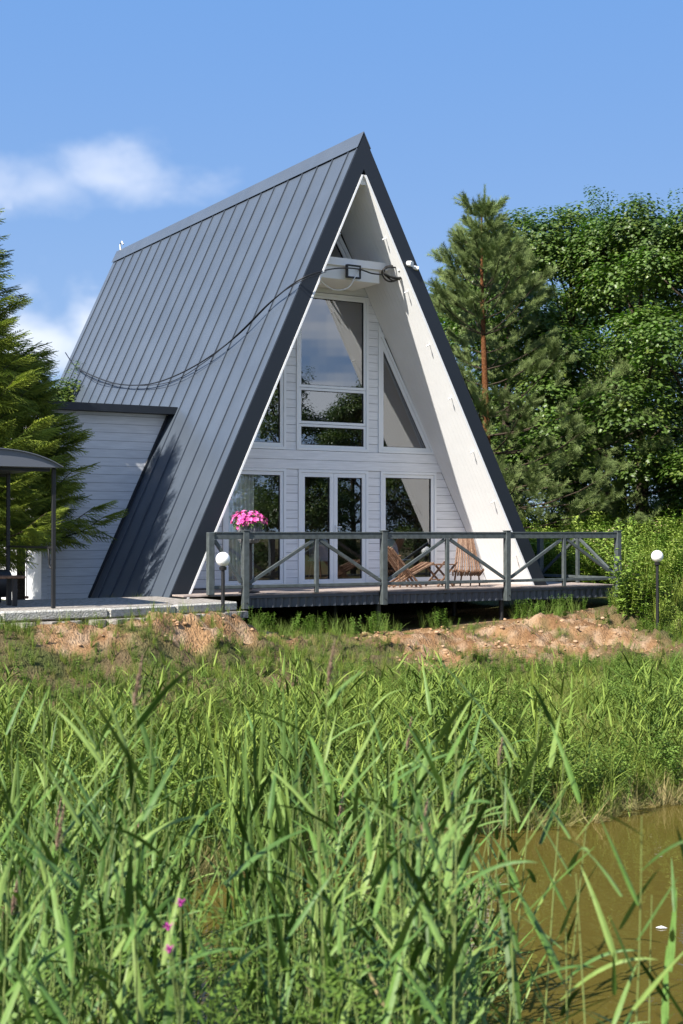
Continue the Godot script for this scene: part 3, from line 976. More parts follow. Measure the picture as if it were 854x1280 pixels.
func build_furniture() -> void:
	build_stick_chair("stick_chair", "reclined wooden slat chair with crossed legs beside a low folding stool", Vector3(0.80, 0, -0.22), 0.0, 7, 0.22, 0.25, true)
	build_stick_chair("stick_chair", "upright wooden stick chair with a fan of slats in front of the white overhang", Vector3(2.02, 0, -0.12), -2.12, 11, 0.135, 0.25, false)
	var t := thing("folding_stool", "low brown folding stool at the foot of the reclined slat chair", "stool", Vector3(1.52, 0, -0.24))
	for k in 7:
		var z := -0.2 + 0.4 * k / 6.0
		box_part(t, "seat_slat", Vector3(-0.24, 0.385, z - 0.022), Vector3(0.2, 0.405, z + 0.022), M.stick1, 0.004)
	for z in [-0.19, 0.19]:
		bar_part(t, "leg", Vector3(-0.18, 0.012, z), Vector3(0.24, 0.44, z), 0.02, 0.036, M.stick0)
		bar_part(t, "leg", Vector3(0.18, 0.012, z * 0.85), Vector3(-0.20, 0.384, z * 0.85), 0.02, 0.036, M.stick1)
	bar_part(t, "stretcher", Vector3(-0.08, 0.13, -0.18), Vector3(-0.08, 0.13, 0.18), 0.02, 0.02, M.stick0)
	# indoor chairs seen through the glass
	for c in [[Vector3(1.75, 0, -2.05), 0.35, "pale blue plastic chair indoors behind the window by the slat chair"], [Vector3(0.25, 0, -2.25), 2.4, "pale blue plastic chair indoors behind the glazed double door"]]:
		var ch := thing("indoor_chair", c[2], "chair", c[0], "pale plastic chairs indoors")
		ch.rotation.y = c[1]
		var g := G.new()
		for q in 10:
			for r in 6:
				var pt := []
				for e in [[q, r], [q + 1, r], [q + 1, r + 1], [q, r + 1]]:
					var u: float = e[0] / 10.0 * 2.0 - 1.0
					var v: float = e[1] / 6.0
					var wd := 0.22 * sqrt(maxf(0.02, 1.0 - pow(maxf(0.0, v - 0.45) / 0.6, 2.0)))
					pt.append(Vector3(u * wd, 0.46 + v * 0.40, -0.16 - 0.08 * v + 0.09 * u * u))
				g.quad(pt[0], pt[1], pt[2], pt[3], Vector3(0, 0, 1))
		put(ch, "backrest", g.mesh(), M.pale_plastic)
		box_part(ch, "seat", Vector3(-0.22, 0.43, -0.2), Vector3(0.22, 0.455, 0.22), M.pale_plastic, 0.012)
		for sx in [-1, 1]:
			for sz in [-1, 1]:
				bar_part(ch, "leg", Vector3(sx * 0.16, 0.43, sz * 0.14), Vector3(sx * 0.22, 0.01, sz * 0.22), 0.03, 0.03, M.stick0)

func build_lamp(at: Vector3, top: float, label: String) -> void:
	var t := thing("garden_lamp", label, "garden lamp", at, "white globe lamps at the terrace ends")
	var hgt := top - at.y
	var g := G.new()
	g.lathe([Vector2(0.05, -0.15), Vector2(0.05, 0.02), Vector2(0.028, 0.04), Vector2(0.026, hgt - 0.16), Vector2(0.05, hgt - 0.15), Vector2(0.055, hgt - 0.115), Vector2(0.03, hgt - 0.10)], 12)
	put(t, "pole", g.mesh(), M.steel_black)
	g = G.new()
	g.sphere(Vector3(0, hgt, 0), 0.105, 24)
	put(t, "globe", g.mesh(), M.globe)

func build_shelter() -> void:
	var x1 := -6.25
	var x0 := -8.75
	var zf := 2.12
	var zb := 0.02
	var yb := 1.825
	var t := thing("garden_shelter", "small open shelter with dark posts and arched grey sheet roof beside the path", "shelter", Vector3.ZERO)
	var arc := PackedVector2Array()
	var n := 20
	for k in n + 1:
		var u := float(k) / n
		var x := lerpf(x0, x1, u)
		arc.append(Vector2(x, yb + 0.23 * (1.0 - pow(absf(u * 2.0 - 1.0), 3.2)) + 0.004))
	put(t, "gable_sheet", prism_mesh(arc, zf + 0.06, zf + 0.075), M.shelter_sheet)
	put(t, "gable_sheet", prism_mesh(arc, zb - 0.075, zb - 0.06), M.shelter_sheet)
	var g := G.new()
	for k in n:
		g.prism(PackedVector2Array([arc[k], arc[k + 1], arc[k + 1] + Vector2(0.0, 0.012), arc[k] + Vector2(0.0, 0.012)]), zb - 0.11, zf + 0.10)
	put(t, "roof_sheet", g.mesh(), M.shelter_sheet)
	for p in [Vector2(-6.335, zf - 0.055), Vector2(-6.36, zb + 0.08), Vector2(x0 + 0.1, zf - 0.055), Vector2(x0 + 0.1, zb + 0.08)]:
		var w := 0.025
		box_part(t, "post", Vector3(p.x - w, -0.049, p.y - w), Vector3(p.x + w, yb, p.y + w), M.steel_black, 0.004)
	for zz in [zf - 0.055, zb + 0.08]:
		box_part(t, "roof_beam", Vector3(x0 + 0.126, yb - 0.05, zz - 0.02), Vector3(-6.362 - 0.03, yb - 0.005, zz + 0.02), M.steel_black, 0.004)
	box_part(t, "side_bar", Vector3(-6.36, 0.745, zb + 0.106), Vector3(-6.335, 0.775, zf - 0.082), M.steel_black, 0.003)
	box_part(t, "side_bar", Vector3(-6.36, 0.12, zb + 0.106), Vector3(-6.335, 0.14, zb + 0.5), M.steel_black, 0.003)
	g = G.new()
	g.tube(curve([Vector3(-6.35, 0.745, 1.9), Vector3(-6.35, 0.62, 1.93), Vector3(-6.34, 0.52, 1.92), Vector3(-6.33, 0.48, 1.96), Vector3(-6.33, 0.52, 2.01)]), _fill(0.012, 25), 6)
	put(t, "hook", g.mesh(), M.steel_black)
	# fire poker on a chain
	var c := thing("fire_poker", "thin metal poker hanging on a chain from the shelter side bar", "poker", Vector3(-6.347, 0, 0.95))
	g = G.new()
	for k in 6:
		var y := 0.735 - 0.035 * k
		var pts := []
		for s in 9:
			var an := TAU * s / 8.0
			pts.append(Vector3(cos(an) * 0.012 if k % 2 == 0 else 0.0, y + sin(an) * 0.024, 0.0 if k % 2 == 0 else cos(an) * 0.012))
		g.tube(pts, _fill(0.004, 9), 5)
	put(c, "chain", g.mesh(), M.steel_black)
	g = G.new()
	g.tube([Vector3(0, 0.53, 0), Vector3(0, 0.06, 0)], [0.007, 0.007], 6)
	put(c, "rod", g.mesh(), M.pot)
	g = G.new()
	g.box(Transform3D(Basis.IDENTITY, Vector3(0, 0.05, 0)), Vector3(0.05, 0.04, 0.05), 0.008)
	put(c, "handle", g.mesh(), M.stick0)
	# bench
	var b := thing("garden_bench", "brown plank bench on dark metal legs under the arched shelter", "bench", Vector3(-7.0, -0.05, 1.15))
	for k in 3:
		box_part(b, "seat_plank", Vector3(-0.9, 0.38, -0.18 + 0.125 * k), Vector3(0.52, 0.415, -0.18 + 0.125 * k + 0.115), M["stick%d" % (k % 2)], 0.006)
	for xx in [-0.75, 0.38]:
		for zz in [-0.13, 0.13]:
			box_part(b, "leg", Vector3(xx - 0.03, 0.001, zz - 0.03), Vector3(xx + 0.03, 0.379, zz + 0.03), M.steel_black, 0.004)
	for k in 2:
		box_part(b, "back_plank", Vector3(-0.9, 0.62 + 0.14 * k, -0.235), Vector3(0.2, 0.74 + 0.14 * k, -0.21), M.stick1, 0.006)
	for xx in [-0.75, 0.1]:
		box_part(b, "back_post", Vector3(xx - 0.02, 0.001, -0.209), Vector3(xx + 0.02, 0.88, -0.182), M.steel_black, 0.004)
	# barrel grill
	var q := thing("barrel_grill", "black round-ended barrel grill standing behind the bench", "grill", Vector3(-6.72, -0.05, 0.36))
	g = G.new()
	g.lathe([Vector2(0.001, -0.3), Vector2(0.18, -0.3), Vector2(0.2, -0.28), Vector2(0.2, 0.28), Vector2(0.18, 0.3), Vector2(0.001, 0.3)], 24, Transform3D(Basis(Vector3.FORWARD, PI / 2), Vector3(0, 0.28, 0)))
	put(q, "barrel", g.mesh(), M.steel_black)
	for sx in [-0.22, 0.22]:
		for sz in [-0.14, 0.14]:
			bar_part(q, "leg", Vector3(sx, 0.001, sz * 1.2), Vector3(sx, 0.2, sz), 0.025, 0.025, M.steel_black)
	bar_part(q, "lid_handle", Vector3(-0.1, 0.50, 0.04), Vector3(0.1, 0.50, 0.04), 0.02, 0.03, M.pot)

func build_shed() -> void:
	var t := thing("white_shed", "low white clapboard shed standing behind the young spruce", "shed", Vector3(-7.6, -0.3, -6.6))
	var y := 0.02
	var k := 0
	while y < 2.5:
		box_part(t, "siding_board", Vector3(-2.6, y, -0.02), Vector3(2.5, y + 0.143, 0.0015 * sin(k * 2.0)), M["siding%d" % (k % 3)], 0.004)
		y += 0.15
		k += 1
	box_part(t, "wall", Vector3(-2.58, 0.0, -2.6), Vector3(2.48, 2.5, -0.024), M.siding0, 0.0)
	box_part(t, "roof", Vector3(-2.8, 2.52, -2.8), Vector3(2.6, 2.62, 0.2), M.trim, 0.005)

func build_path() -> void:
	var p := Node3D.new()
	p.name = "path"
	add_child(p)
	tag(p, "", "", "", "structure")
	var edge := [Vector2(-14.0, 2.95), Vector2(-7.2, 2.62), Vector2(-5.7, 2.44), Vector2(-3.42, 1.68)]
	var g := G.new()
	# top slab, slightly inside the kerb line
	var poly := PackedVector2Array([Vector2(-14, 2.83), Vector2(-7.22, 2.50), Vector2(-5.73, 2.32), Vector2(-3.46, 1.57), Vector2(-3.46, 0.56), Vector2(-3.80, 0.56), Vector2(-3.80, -0.42), Vector2(-14, -0.55)])
	var t := Transform3D(Basis(Vector3.RIGHT, Vector3.BACK, Vector3.DOWN), Vector3.ZERO)
	g.prism(poly, 0.052, 0.24, t)
	put(p, "paving", g.mesh(), M.concrete)
	# kerb stones laid end to end
	var k := 0
	for e in 3:
		var a: Vector2 = edge[e]
		var b: Vector2 = edge[e + 1]
		var len := a.distance_to(b)
		var n := maxi(1, roundi(len / 1.15))
		for j in n:
			var u0 := a.lerp(b, (j + 0.006) / n)
			var u1 := a.lerp(b, (j + 0.994) / n)
			g = G.new()
			var dy := 0.008 * sin(k * 2.3)
			g.bar(Vector3(u0.x, -0.115 + dy, u0.y - 0.06), Vector3(u1.x, -0.115 + dy - 0.006 * cos(k), u1.y - 0.06 + 0.01 * sin(k * 1.7)), 0.115, 0.13, 0.02)
			put(p, "kerb_stone", g.mesh(), M.kerb)
			k += 1
	# crumbling concrete footing under the kerb
	for j in 26:
		var u := (j + rr(-0.3, 0.3)) / 26.0
		var a := Vector2(-10.0, 2.86).lerp(Vector2(-5.6, 2.55), u * 2.0) if u < 0.5 else Vector2(-5.6, 2.55).lerp(Vector2(-3.3, 1.78), u * 2.0 - 1.0)
		g = G.new()
		var pts := PackedVector2Array()
		var n := 8
		for q in n:
			var an := TAU * q / n
			pts.append(Vector2(cos(an) * rr(0.10, 0.17), sin(an) * rr(0.07, 0.13)))
		g.prism(pts, 0.0, rr(0.06, 0.1), Transform3D(Basis(Vector3.RIGHT, Vector3.BACK, Vector3.DOWN).rotated(Vector3.UP, rr(-0.3, 0.3)), Vector3(a.x, -0.19, a.y + rr(-0.02, 0.06))))
		put(p, "footing_chunk", g.mesh(), M.concrete)

# ------------------------------------------------------------------ plants
func leaf_bunch(n: int, length: float, spread: float, wide := 0.5) -> ArrayMesh:
	var g := G.new()
	for k in n:
		var d := Vector3(rr(-1, 1), rr(-0.5, 0.8), rr(-1, 1)).normalized()
		var at := d * spread * rr(0.4, 1.0)
		var ax := (Vector3(d.x, d.y * 0.3 - 0.25, d.z) + Vector3(rr(-0.4, 0.4), rr(-0.3, 0.3), rr(-0.4, 0.4))).normalized()
		var up := (Vector3.UP + Vector3(rr(-0.7, 0.7), 0, rr(-0.7, 0.7))).normalized()
		var s := ax.cross(up).normalized()
		up = s.cross(ax)
		var l := length * rr(0.75, 1.2)
		var m := at + ax * l * 0.5
		var sag := up * l * 0.1
		g.tri(at, m + s * l * wide * 0.5 + sag, at + ax * l, up)
		g.tri(at, m - s * l * wide * 0.5 + sag, at + ax * l, up)
	return g.mesh()

func maple_bunch(n: int) -> ArrayMesh:
	var g := G.new()
	var shape := [Vector2(-0.1, 0.05), Vector2(-0.52, 0.22), Vector2(-0.30, 0.42), Vector2(-0.42, 0.74), Vector2(-0.14, 0.66), Vector2(0, 1.0), Vector2(0.14, 0.66), Vector2(0.42, 0.74), Vector2(0.30, 0.42), Vector2(0.52, 0.22), Vector2(0.1, 0.05)]
	for k in n:
		var a := rr(0, TAU)
		var r := 0.30 * sqrt(rr(0.02, 1))
		var at := Vector3(cos(a) * r, rr(-0.10, 0.10), sin(a) * r)
		var ax := (Vector3(cos(a), rr(-0.7, -0.05), sin(a)) + Vector3(rr(-0.6, 0.6), 0, rr(-0.6, 0.6))).normalized()
		var up := (Vector3.UP * 1.2 + Vector3(rr(-0.6, 0.6), 0, rr(-0.6, 0.6))).normalized()
		var s := ax.cross(up).normalized()
		up = s.cross(ax)
		var l := rr(0.07, 0.12)
		var c := at + ax * l * 0.4
		for q in shape.size():
			var p: Vector2 = shape[q]
			var w: Vector2 = shape[(q + 1) % shape.size()]
			g.tri(c, at + (s * p.x + ax * p.y - up * absf(p.x) * 0.25) * l, at + (s * w.x + ax * w.y - up * absf(w.x) * 0.25) * l, up)
	return g.mesh()

func limb(g: G, a: Vector3, b: Vector3, r0: float, r1: float, bend: float) -> void:
	var m := a.lerp(b, 0.5) + Vector3(rr(-1, 1), rr(-0.5, 1), rr(-1, 1)) * bend
	g.tube([a, a.lerp(m, 0.6) , m, b], [r0, lerpf(r0, r1, 0.35), lerpf(r0, r1, 0.6), r1], 6, false)

func build_maple(at: Vector3, tall: float, wide: float, sd: int, label: String, tint: Color, group: String, dens := 1.0, low := 0.14) -> Node3D:
	rng.seed = sd
	var t := thing("maple_tree", label, "tree", at, group)
	var g := G.new()
	var trunk_top := tall * 0.45
	g.tube([Vector3(0, -0.3, 0), Vector3(0.05, trunk_top * 0.5, 0.04), Vector3(-0.05, trunk_top, 0), Vector3(0.03, tall * 0.8, 0.05)], [wide * 0.055, wide * 0.045, wide * 0.036, wide * 0.012], 8)
	var lobes := []
	var n := int(26 * dens)
	for k in n:
		var u := rr(0.0, 1.0)
		var y := tall * (low + (0.94 - low) * u)
		var prof := sin(PI * clampf(0.20 + 0.72 * u, 0.0, 1.0))
		var a := k * 2.399 + rr(-0.4, 0.4)
		var r := wide * prof * rr(0.55, 0.95)
		var c := Vector3(cos(a) * r, y, sin(a) * r)
		lobes.append([c, rr(0.55, 1.0) * wide * 0.33])
		limb(g, Vector3(0, clampf(y * 0.7, 0.6, tall * 0.75), 0), c, 0.05, 0.015, 0.25)
	for k in 5:
		lobes.append([Vector3(rr(-0.3, 0.3) * wide, tall * rr(0.84, 0.97), rr(-0.3, 0.3) * wide), wide * 0.22])
	put(t, "trunk", g.mesh(), M.bark)
	var places := []
	var tints := []
	for lb in lobes:
		var c: Vector3 = lb[0]
		var r: float = lb[1]
		var cnt := int(r * r * 95 * dens) + 16
		var lt: Color = tint * rr(0.82, 1.18)
		for k in cnt:
			var d := Vector3(rr(-1, 1), rr(-0.75, 1), rr(-1, 1)).normalized()
			var q := c + d * r * Vector3(1, 0.8, 1) * rr(0.55, 1.12)
			var up := (d * 0.55 + Vector3.UP).normalized()
			var b := Basis(Quaternion(Vector3.UP, up)).rotated(up, rr(0, TAU)).scaled(Vector3.ONE * rr(0.75, 1.25))
			places.append(Transform3D(b, q))
			var cc := lt * rr(0.75, 1.25)
			if rr(0, 1) < 0.12:
				cc = cc.lerp(Color(0.16, 0.20, 0.03), 0.5)
			tints.append(cc)
	# leaders that break the outline
	for k in 9:
		var a := rr(0, TAU)
		var base := Vector3(cos(a) * wide * rr(0.1, 0.6), tall * rr(0.82, 0.95), sin(a) * wide * rr(0.1, 0.6))
		for j in 9:
			places.append(Transform3D(Basis(Vector3.UP, rr(0, TAU)).scaled(Vector3.ONE * rr(0.5, 0.8)), base + Vector3(rr(-0.1, 0.1), j * 0.11, rr(-0.1, 0.1))))
			tints.append(tint * rr(0.85, 1.25))
	scatter(t, "crown", M.bunch, M.maple, places, tints)
	return t

func shoot_mesh(n: int, axis: float, needle: float, wide: float, droop: float) -> ArrayMesh:   # a twig along +z clad in needles
	var g := G.new()
	g.tube([Vector3.ZERO, Vector3(0, 0, axis)], [0.005, 0.003], 4, false)
	for k in n:
		var z := axis * (0.05 + 0.95 * k / n)
		var a := k * 2.399
		var d := Vector3(cos(a), sin(a) - droop, rr(0.7, 1.3)).normalized()
		var l := needle * rr(0.8, 1.15)
		var s := d.cross(Vector3(sin(a), -cos(a), 0.3)).normalized() * wide
		var p := Vector3(0, 0, z)
		g.tri(p - s, p + s, p + d * l, Vector3(cos(a), sin(a), 0))
	return g.mesh()

func frond_mesh() -> ArrayMesh:   # a flat spruce spray along +z
	var g := G.new()
	var twigs := [[Vector3.ZERO, Vector3(0, -0.02, 0.40)]]
	for k in 5:
		var z := 0.05 + 0.06 * k
		for s in [-1, 1]:
			var l := 0.19 - 0.022 * k
			twigs.append([Vector3(0, -0.003 * k, z), Vector3(s * l * 0.62, -0.05 - 0.03 * rr(0, 1), z + l * 0.75)])
	for tw in twigs:
		var a: Vector3 = tw[0]
		var b: Vector3 = tw[1]
		g.tube([a, b], [0.004, 0.0025], 3, false)
		var d := (b - a).normalized()
		var len := a.distance_to(b)
		var u := d.cross(Vector3.UP).normalized()
		var w := u.cross(d)
		var n := int(len / 0.0085)
		for k in n:
			var p := a + d * len * (k + 0.5) / n
			var an := k * 2.2
			var e := (u * cos(an) + w * (absf(sin(an)) * 0.9) + d * 0.8).normalized()
			var l := 0.022 * rr(0.8, 1.2)
			var s := e.cross(d).normalized() * 0.0048
			g.tri(p - s, p + s, p + e * l, w)
	return g.mesh()

func aim(d: Vector3, roll: float, s: float) -> Basis:
	var z := d.normalized()
	var x := Vector3.UP.cross(z)
	if x.length() < 0.05:
		x = Vector3.RIGHT
	x = x.normalized()
	return Basis(x, z.cross(x), z).rotated(z, roll).scaled(Vector3.ONE * s)

func build_pine(at: Vector3, tall: float, sd: int) -> void:
	rng.seed = sd
	var t := thing("pine_tree", "tall pine with reddish bare upper trunk and bluish green boughs behind the house", "tree", at)
	var g := G.new()
	var tp := []
	var trs := []
	for k in 12:
		var u := k / 11.0
		tp.append(Vector3(0.06 * sin(u * 5.0), -0.3 + (tall + 0.2) * u, 0.05 * cos(u * 4.0)))
		trs.append(lerpf(0.16, 0.018, pow(u, 0.85)))
	g.tube(tp, trs, 10)
	put(t, "trunk", g.mesh(), M.bark_pine)
	var gb := G.new()
	var places := []
	var tints := []
	var wf := 0.5
	var ws := 0.0
	var wu := 0.0
	var y := 0.7
	var k := 0
	while y < tall - 0.15:
		var u := y / tall
		var reach := 3.9 * pow(1.0 - u, 0.75) * sm(-0.05, 0.3, u + 0.1) + 0.22
		if u > 0.48 and u < 0.62:
			reach *= 0.6
		if u > 0.66:
			reach *= lerpf(1.0, 0.7, sm(0.66, 0.85, u))
		var nb := 7 if u < 0.9 else 5
		for b in nb:
			var a := k * 1.1 + TAU * b / nb + rr(-0.3, 0.3)
			var l := reach * rr(0.6, 1.08)
			if u > 0.43 and u < 0.61 and cos(a - 2.1) > 0.35:
				continue   # bare window on the pond side where the red trunk shows
			# boughs reach farther on the side away from the house
			l *= 1.0 + 0.55 * cos(a - 0.45) * (1.0 - u)
			var rise := lerpf(-0.10, 0.85, pow(u, 1.5))
			var p0 := Vector3(0.06 * sin(u * 5.0), y, 0)
			var h := Vector3(cos(a), 0, sin(a))
			var pts := []
			for q in 5:
				var f := q / 4.0
				pts.append(p0 + h * l * f + Vector3.UP * l * (rise * f + 0.22 * f * f - 0.10 * f * (1.0 - f)))
			gb.tube(pts, [0.035 * (1.1 - u), 0.028 * (1.1 - u), 0.02 * (1.1 - u), 0.013, 0.006], 5, false)
			var tone := rr(0.85, 1.15)
			var ns := int(3 + l * 3.5)
			for q in ns * 6:
				if q % 6 == 0:   # shoots sit in whorls at the ends of side twigs
					wf = lerpf(0.28, 1.0, sqrt((q / 6 + rr(0, 1)) / ns))
					ws = rr(-1, 1)
					wu = rr(0.0, 0.10)
				var f := wf
				var i0 := mini(int(f * 4), 3)
				var c: Vector3 = pts[i0].lerp(pts[i0 + 1], f * 4 - i0)
				var side := h.cross(Vector3.UP) * ws * l * 0.28 * (1.1 - f * 0.6)
				c += side + Vector3.UP * wu * l * 0.5 + Vector3(rr(-0.05, 0.05), rr(-0.03, 0.03), rr(-0.05, 0.05))
				var d := (h * rr(0.2, 1.0) + h.cross(Vector3.UP) * rr(-0.8, 0.8) + Vector3.UP * rr(0.1, 1.0)).normalized()
				places.append(Transform3D(aim(d, rr(0, TAU), rr(0.8, 1.3)), c))
				tints.append(Color(0.11, 0.155, 0.05).lerp(Color(0.205, 0.26, 0.095), rr(0, 1)) * tone)
		y += lerpf(0.45, 0.36, u) * rr(0.85, 1.15)
		k += 1
	# the leading candles
	for q in 5:
		var d := Vector3(0.22 * cos(q * 1.3), 1.0, 0.22 * sin(q * 1.3)) if q > 0 else Vector3(0.01, 1, 0)
		for j in 7 - (0 if q == 0 else 3):
			places.append(Transform3D(aim(d, rr(0, TAU), rr(0.7, 0.9)), Vector3(0, tall - 0.35, 0) + d * (j * 0.10) * (1.0 if q == 0 else 0.8)))
			tints.append(Color(0.10, 0.15, 0.085))
	put(t, "boughs", gb.mesh(), M.bark).set_meta("kind", "stuff")
	scatter(t, "crown", M.pine_shoot, M.needle, places, tints)

func build_spruce(at: Vector3, tall: float, radius: float, bare: float, sd: int, label: String) -> Node3D:
	rng.seed = sd
	var t := thing("spruce_tree", label, "tree", at)
	var g := G.new()
	g.tube([Vector3(0, -0.3, 0), Vector3(0.02, tall * 0.4, 0), Vector3(0, tall, 0)], [0.055 + tall * 0.006, 0.04 + tall * 0.004, 0.008], 10)
	put(t, "trunk", g.mesh(), M.bark)
	var gb := G.new()
	var places := []
	var tints := []
	var y := bare
	var k := 0
	while y < tall - 0.1:
		var u := (y - bare) / (tall - bare)
		var reach := radius * pow(1.0 - u, 0.8) + 0.08
		var nb := 7
		for b in nb:
			var a := k * 0.9 + TAU * b / nb + rr(-0.25, 0.25)
			var l := reach * rr(0.6, 1.12)
			var h := Vector3(cos(a), 0, sin(a))
			if bare > 1.1 and u < 0.5 and h.dot(RGT) > 0.7 and rr(0, 1) < 0.4:
				l *= 1.5
			var pts := []
			for q in 5:
				var f := q / 4.0
				pts.append(Vector3(0, y, 0) + h * l * f + Vector3.UP * l * (lerpf(-0.15, 0.65, u) * f - 0.35 * f * (1.0 - f) + 0.30 * f * f))
			gb.tube(pts, [0.018, 0.014, 0.011, 0.008, 0.004], 4, false)
			var tone := rr(0.85, 1.2)
			for q in int(5 + l * 17):
				var f: float = lerpf(0.12, 1.0, pow(rr(0, 1), 0.7))
				var i0 := mini(int(f * 4), 3)
				var c: Vector3 = pts[i0].lerp(pts[i0 + 1], f * 4 - i0)
				var s := -1.0 if q % 2 == 0 else 1.0
				var d := (h * rr(0.5, 1.0) + h.cross(Vector3.UP) * s * rr(0.1, 0.9) + Vector3.UP * rr(-0.55, 0.15)).normalized()
				if f > 0.85:
					d = (h + Vector3.UP * 0.35 + h.cross(Vector3.UP) * s * 0.25).normalized()
				places.append(Transform3D(aim(d, rr(-0.5, 0.5), rr(0.75, 1.35)), c))
				tints.append((Color(0.10, 0.15, 0.026).lerp(Color(0.37, 0.43, 0.066), pow(rr(0, 1), 1.2))) * tone)
		y += rr(0.12, 0.19)
		k += 1
	put(t, "boughs", gb.mesh(), M.bark).set_meta("kind", "stuff")
	scatter(t, "crown", M.frond, M.needle, places, tints)
	return t

# a reed blade from the origin: arches along +z while it rises
func blade(g: G, t: Transform3D, length: float, wide: float, rise: float, sag: float, twist: float, seg := 7) -> void:
	var pl := Vector3.ZERO
	var prv := []
	var an := rise
	var p := Vector3.ZERO
	for k in seg + 1:
		var f := float(k) / seg
		var w := wide * 0.5 * (minf(1.0, 0.45 + f * 3.0) * pow(1.0 - f, 0.62) + 0.02)
		var d := Vector3(0, sin(an), cos(an))
		var s := Vector3(cos(twist * f), 0, 0) + Vector3(0, cos(an), -sin(an)) * sin(twist * f)
		var nn := s.cross(d).normalized()
		var row := [p - s * w + nn * w * 0.25, p, p + s * w + nn * w * 0.25]
		if k > 0:
			g.quad(t * prv[0], t * row[0], t * row[1], t * prv[1], t.basis * -nn)
			g.quad(t * prv[1], t * row[1], t * row[2], t * prv[2], t.basis * -nn)
		prv = row
		p += d * length / seg
		an -= sag / seg * (0.4 + 1.2 * f)

func build_plant_meshes() -> void:
	rng.seed = 77
	M.bunch = maple_bunch(16)
	M.pine_shoot = shoot_mesh(46, 0.26, 0.095, 0.0052, 0.0)
	M.frond = frond_mesh()
	# separate reed leaves and stems for the reeds that can be told apart
	M.leaves = []
	for k in 7:
		var g := G.new()
		blade(g, Transform3D.IDENTITY, [0.38, 0.44, 0.34, 0.50, 0.42, 0.30, 0.42][k], [0.034, 0.037, 0.030, 0.041, 0.035, 0.028, 0.034][k], [0.85, 0.75, 1.0, 0.95, 0.6, 1.15, 0.8][k], [0.15, 0.4, 0.05, 0.25, 0.6, 0.1, 1.1][k], [0.5, -0.6, 0.2, -0.3, 0.7, -0.4, 0.9][k], 9)
		M.leaves.append(g.mesh())
	M.stems = []
	for k in 4:
		var g := G.new()
		var pts := []
		var rads := []
		for q in 9:
			var f := q / 8.0
			pts.append(Vector3(0.05 * sin(f * 2.0 + k) * f, f, 0.10 * f * f * cos(k * 1.7)))
			rads.append(lerpf(0.0042, 0.0012, f))
		g.tube(pts, rads, 6, false)
		M.stems.append(g.mesh())
	# whole reeds, grass tufts and herbs for the masses
	M.reeds = []
	for v in 6:
		var g := G.new()
		var hgt := 1.0
		g.tube([Vector3.ZERO, Vector3(0.01, 0.5, 0.01), Vector3(0.03, 1.0, 0.03)], [0.0035, 0.003, 0.001], 4, false)
		for k in 10:
			var f := 0.22 + 0.75 * k / 9.0
			var t := Transform3D(Basis(Vector3.UP, PI * k + rr(-0.9, 0.9)), Vector3(0.03 * f * f, f * hgt, 0.03 * f * f))
			blade(g, t, rr(0.24, 0.42) * (1.15 - 0.4 * f), rr(0.018, 0.028), rr(0.5, 1.2), rr(0.1, 1.0), rr(-0.7, 0.7), 5)
		M.reeds.append(g.mesh())
	M.tufts = []
	for v in 5:
		var g := G.new()
		for k in 26:
			var a := rr(0, TAU)
			var t := Transform3D(Basis(Vector3.UP, a), Vector3(rr(-0.05, 0.05), 0, rr(-0.05, 0.05)))
			blade(g, t, rr(0.22, 0.55), rr(0.004, 0.009), rr(1.05, 1.5), rr(0.2, 1.3), rr(-0.3, 0.3), 4)
		M.tufts.append(g.mesh())
	M.herbs = []
	for v in 4:
		var g := G.new()
		for s in 3:
			var lean := Vector3(rr(-0.25, 0.25), 1, rr(-0.25, 0.25))
			g.tube([Vector3.ZERO, lean * 0.5], [0.004, 0.002], 4, false)
			for k in 12:
				var f := 0.12 + 0.88 * k / 11.0
				for w in 2:
					var a := k * 1.57 + w * PI + rr(-0.3, 0.3)
					var l := rr(0.05, 0.09) * (1.2 - 0.5 * f)
					var d := Vector3(cos(a), rr(-0.2, 0.5), sin(a)).normalized()
					var sd := d.cross(Vector3.UP).normalized()
					var p := lean * 0.5 * f
					var m := p + d * l * 0.5 + Vector3.UP * 0.01
					g.tri(p, m + sd * l * 0.28, p + d * l, Vector3.UP)
					g.tri(p, m - sd * l * 0.28, p + d * l, Vector3.UP)
		M.herbs.append(g.mesh())
	M.vetch = []
	for v in 4:
		var g := G.new()
		for s in 4:
			var lean := Vector3(rr(-0.22, 0.22), 1, rr(-0.22, 0.22))
			g.tube([Vector3.ZERO, Vector3(lean.x * 0.3, 0.5, lean.z * 0.3), lean], [0.0035, 0.003, 0.0015], 4, false)
			for k in 26:
				var f := 0.15 + 0.85 * k / 25.0
				var a := k * 2.4
				var o := Vector3(lean.x * f * f, f, lean.z * f * f)
				var d := Vector3(cos(a), rr(0.0, 0.5), sin(a)).normalized()
				for w in 5:
					for side in [-1.0, 1.0]:
						var p := o + d * 0.022 * (w + 1)
						var e: Vector3 = (d * 0.7 + d.cross(Vector3.UP).normalized() * side).normalized()
						var l := rr(0.018, 0.03)
						var q: Vector3 = e.cross(Vector3.UP).normalized() * l * 0.22
						g.tri(p - q, p + q, p + e * l + Vector3(0, 0.004, 0), Vector3.UP)
		M.vetch.append(g.mesh())
	var gc := G.new()
	gc.sphere(Vector3.ZERO, 0.5, 8)
	for q in gc.v.size():
		var p := gc.v[q]
		gc.v[q] = p * (1.0 + 0.35 * fine.get_noise_3d(p.x * 90, p.y * 90, p.z * 90))
	M.clod_mesh = gc.mesh()

func upright(p: Vector3, s: float, lean := 0.2, sy := 1.0) -> Transform3D:
	var b := Basis(Vector3.UP, rr(0, TAU)).rotated(Vector3(rr(-1, 1), 0, rr(-1, 1)).normalized(), rr(0, lean))
	return Transform3D(b.scaled_local(Vector3(s, s * sy, s)), p)

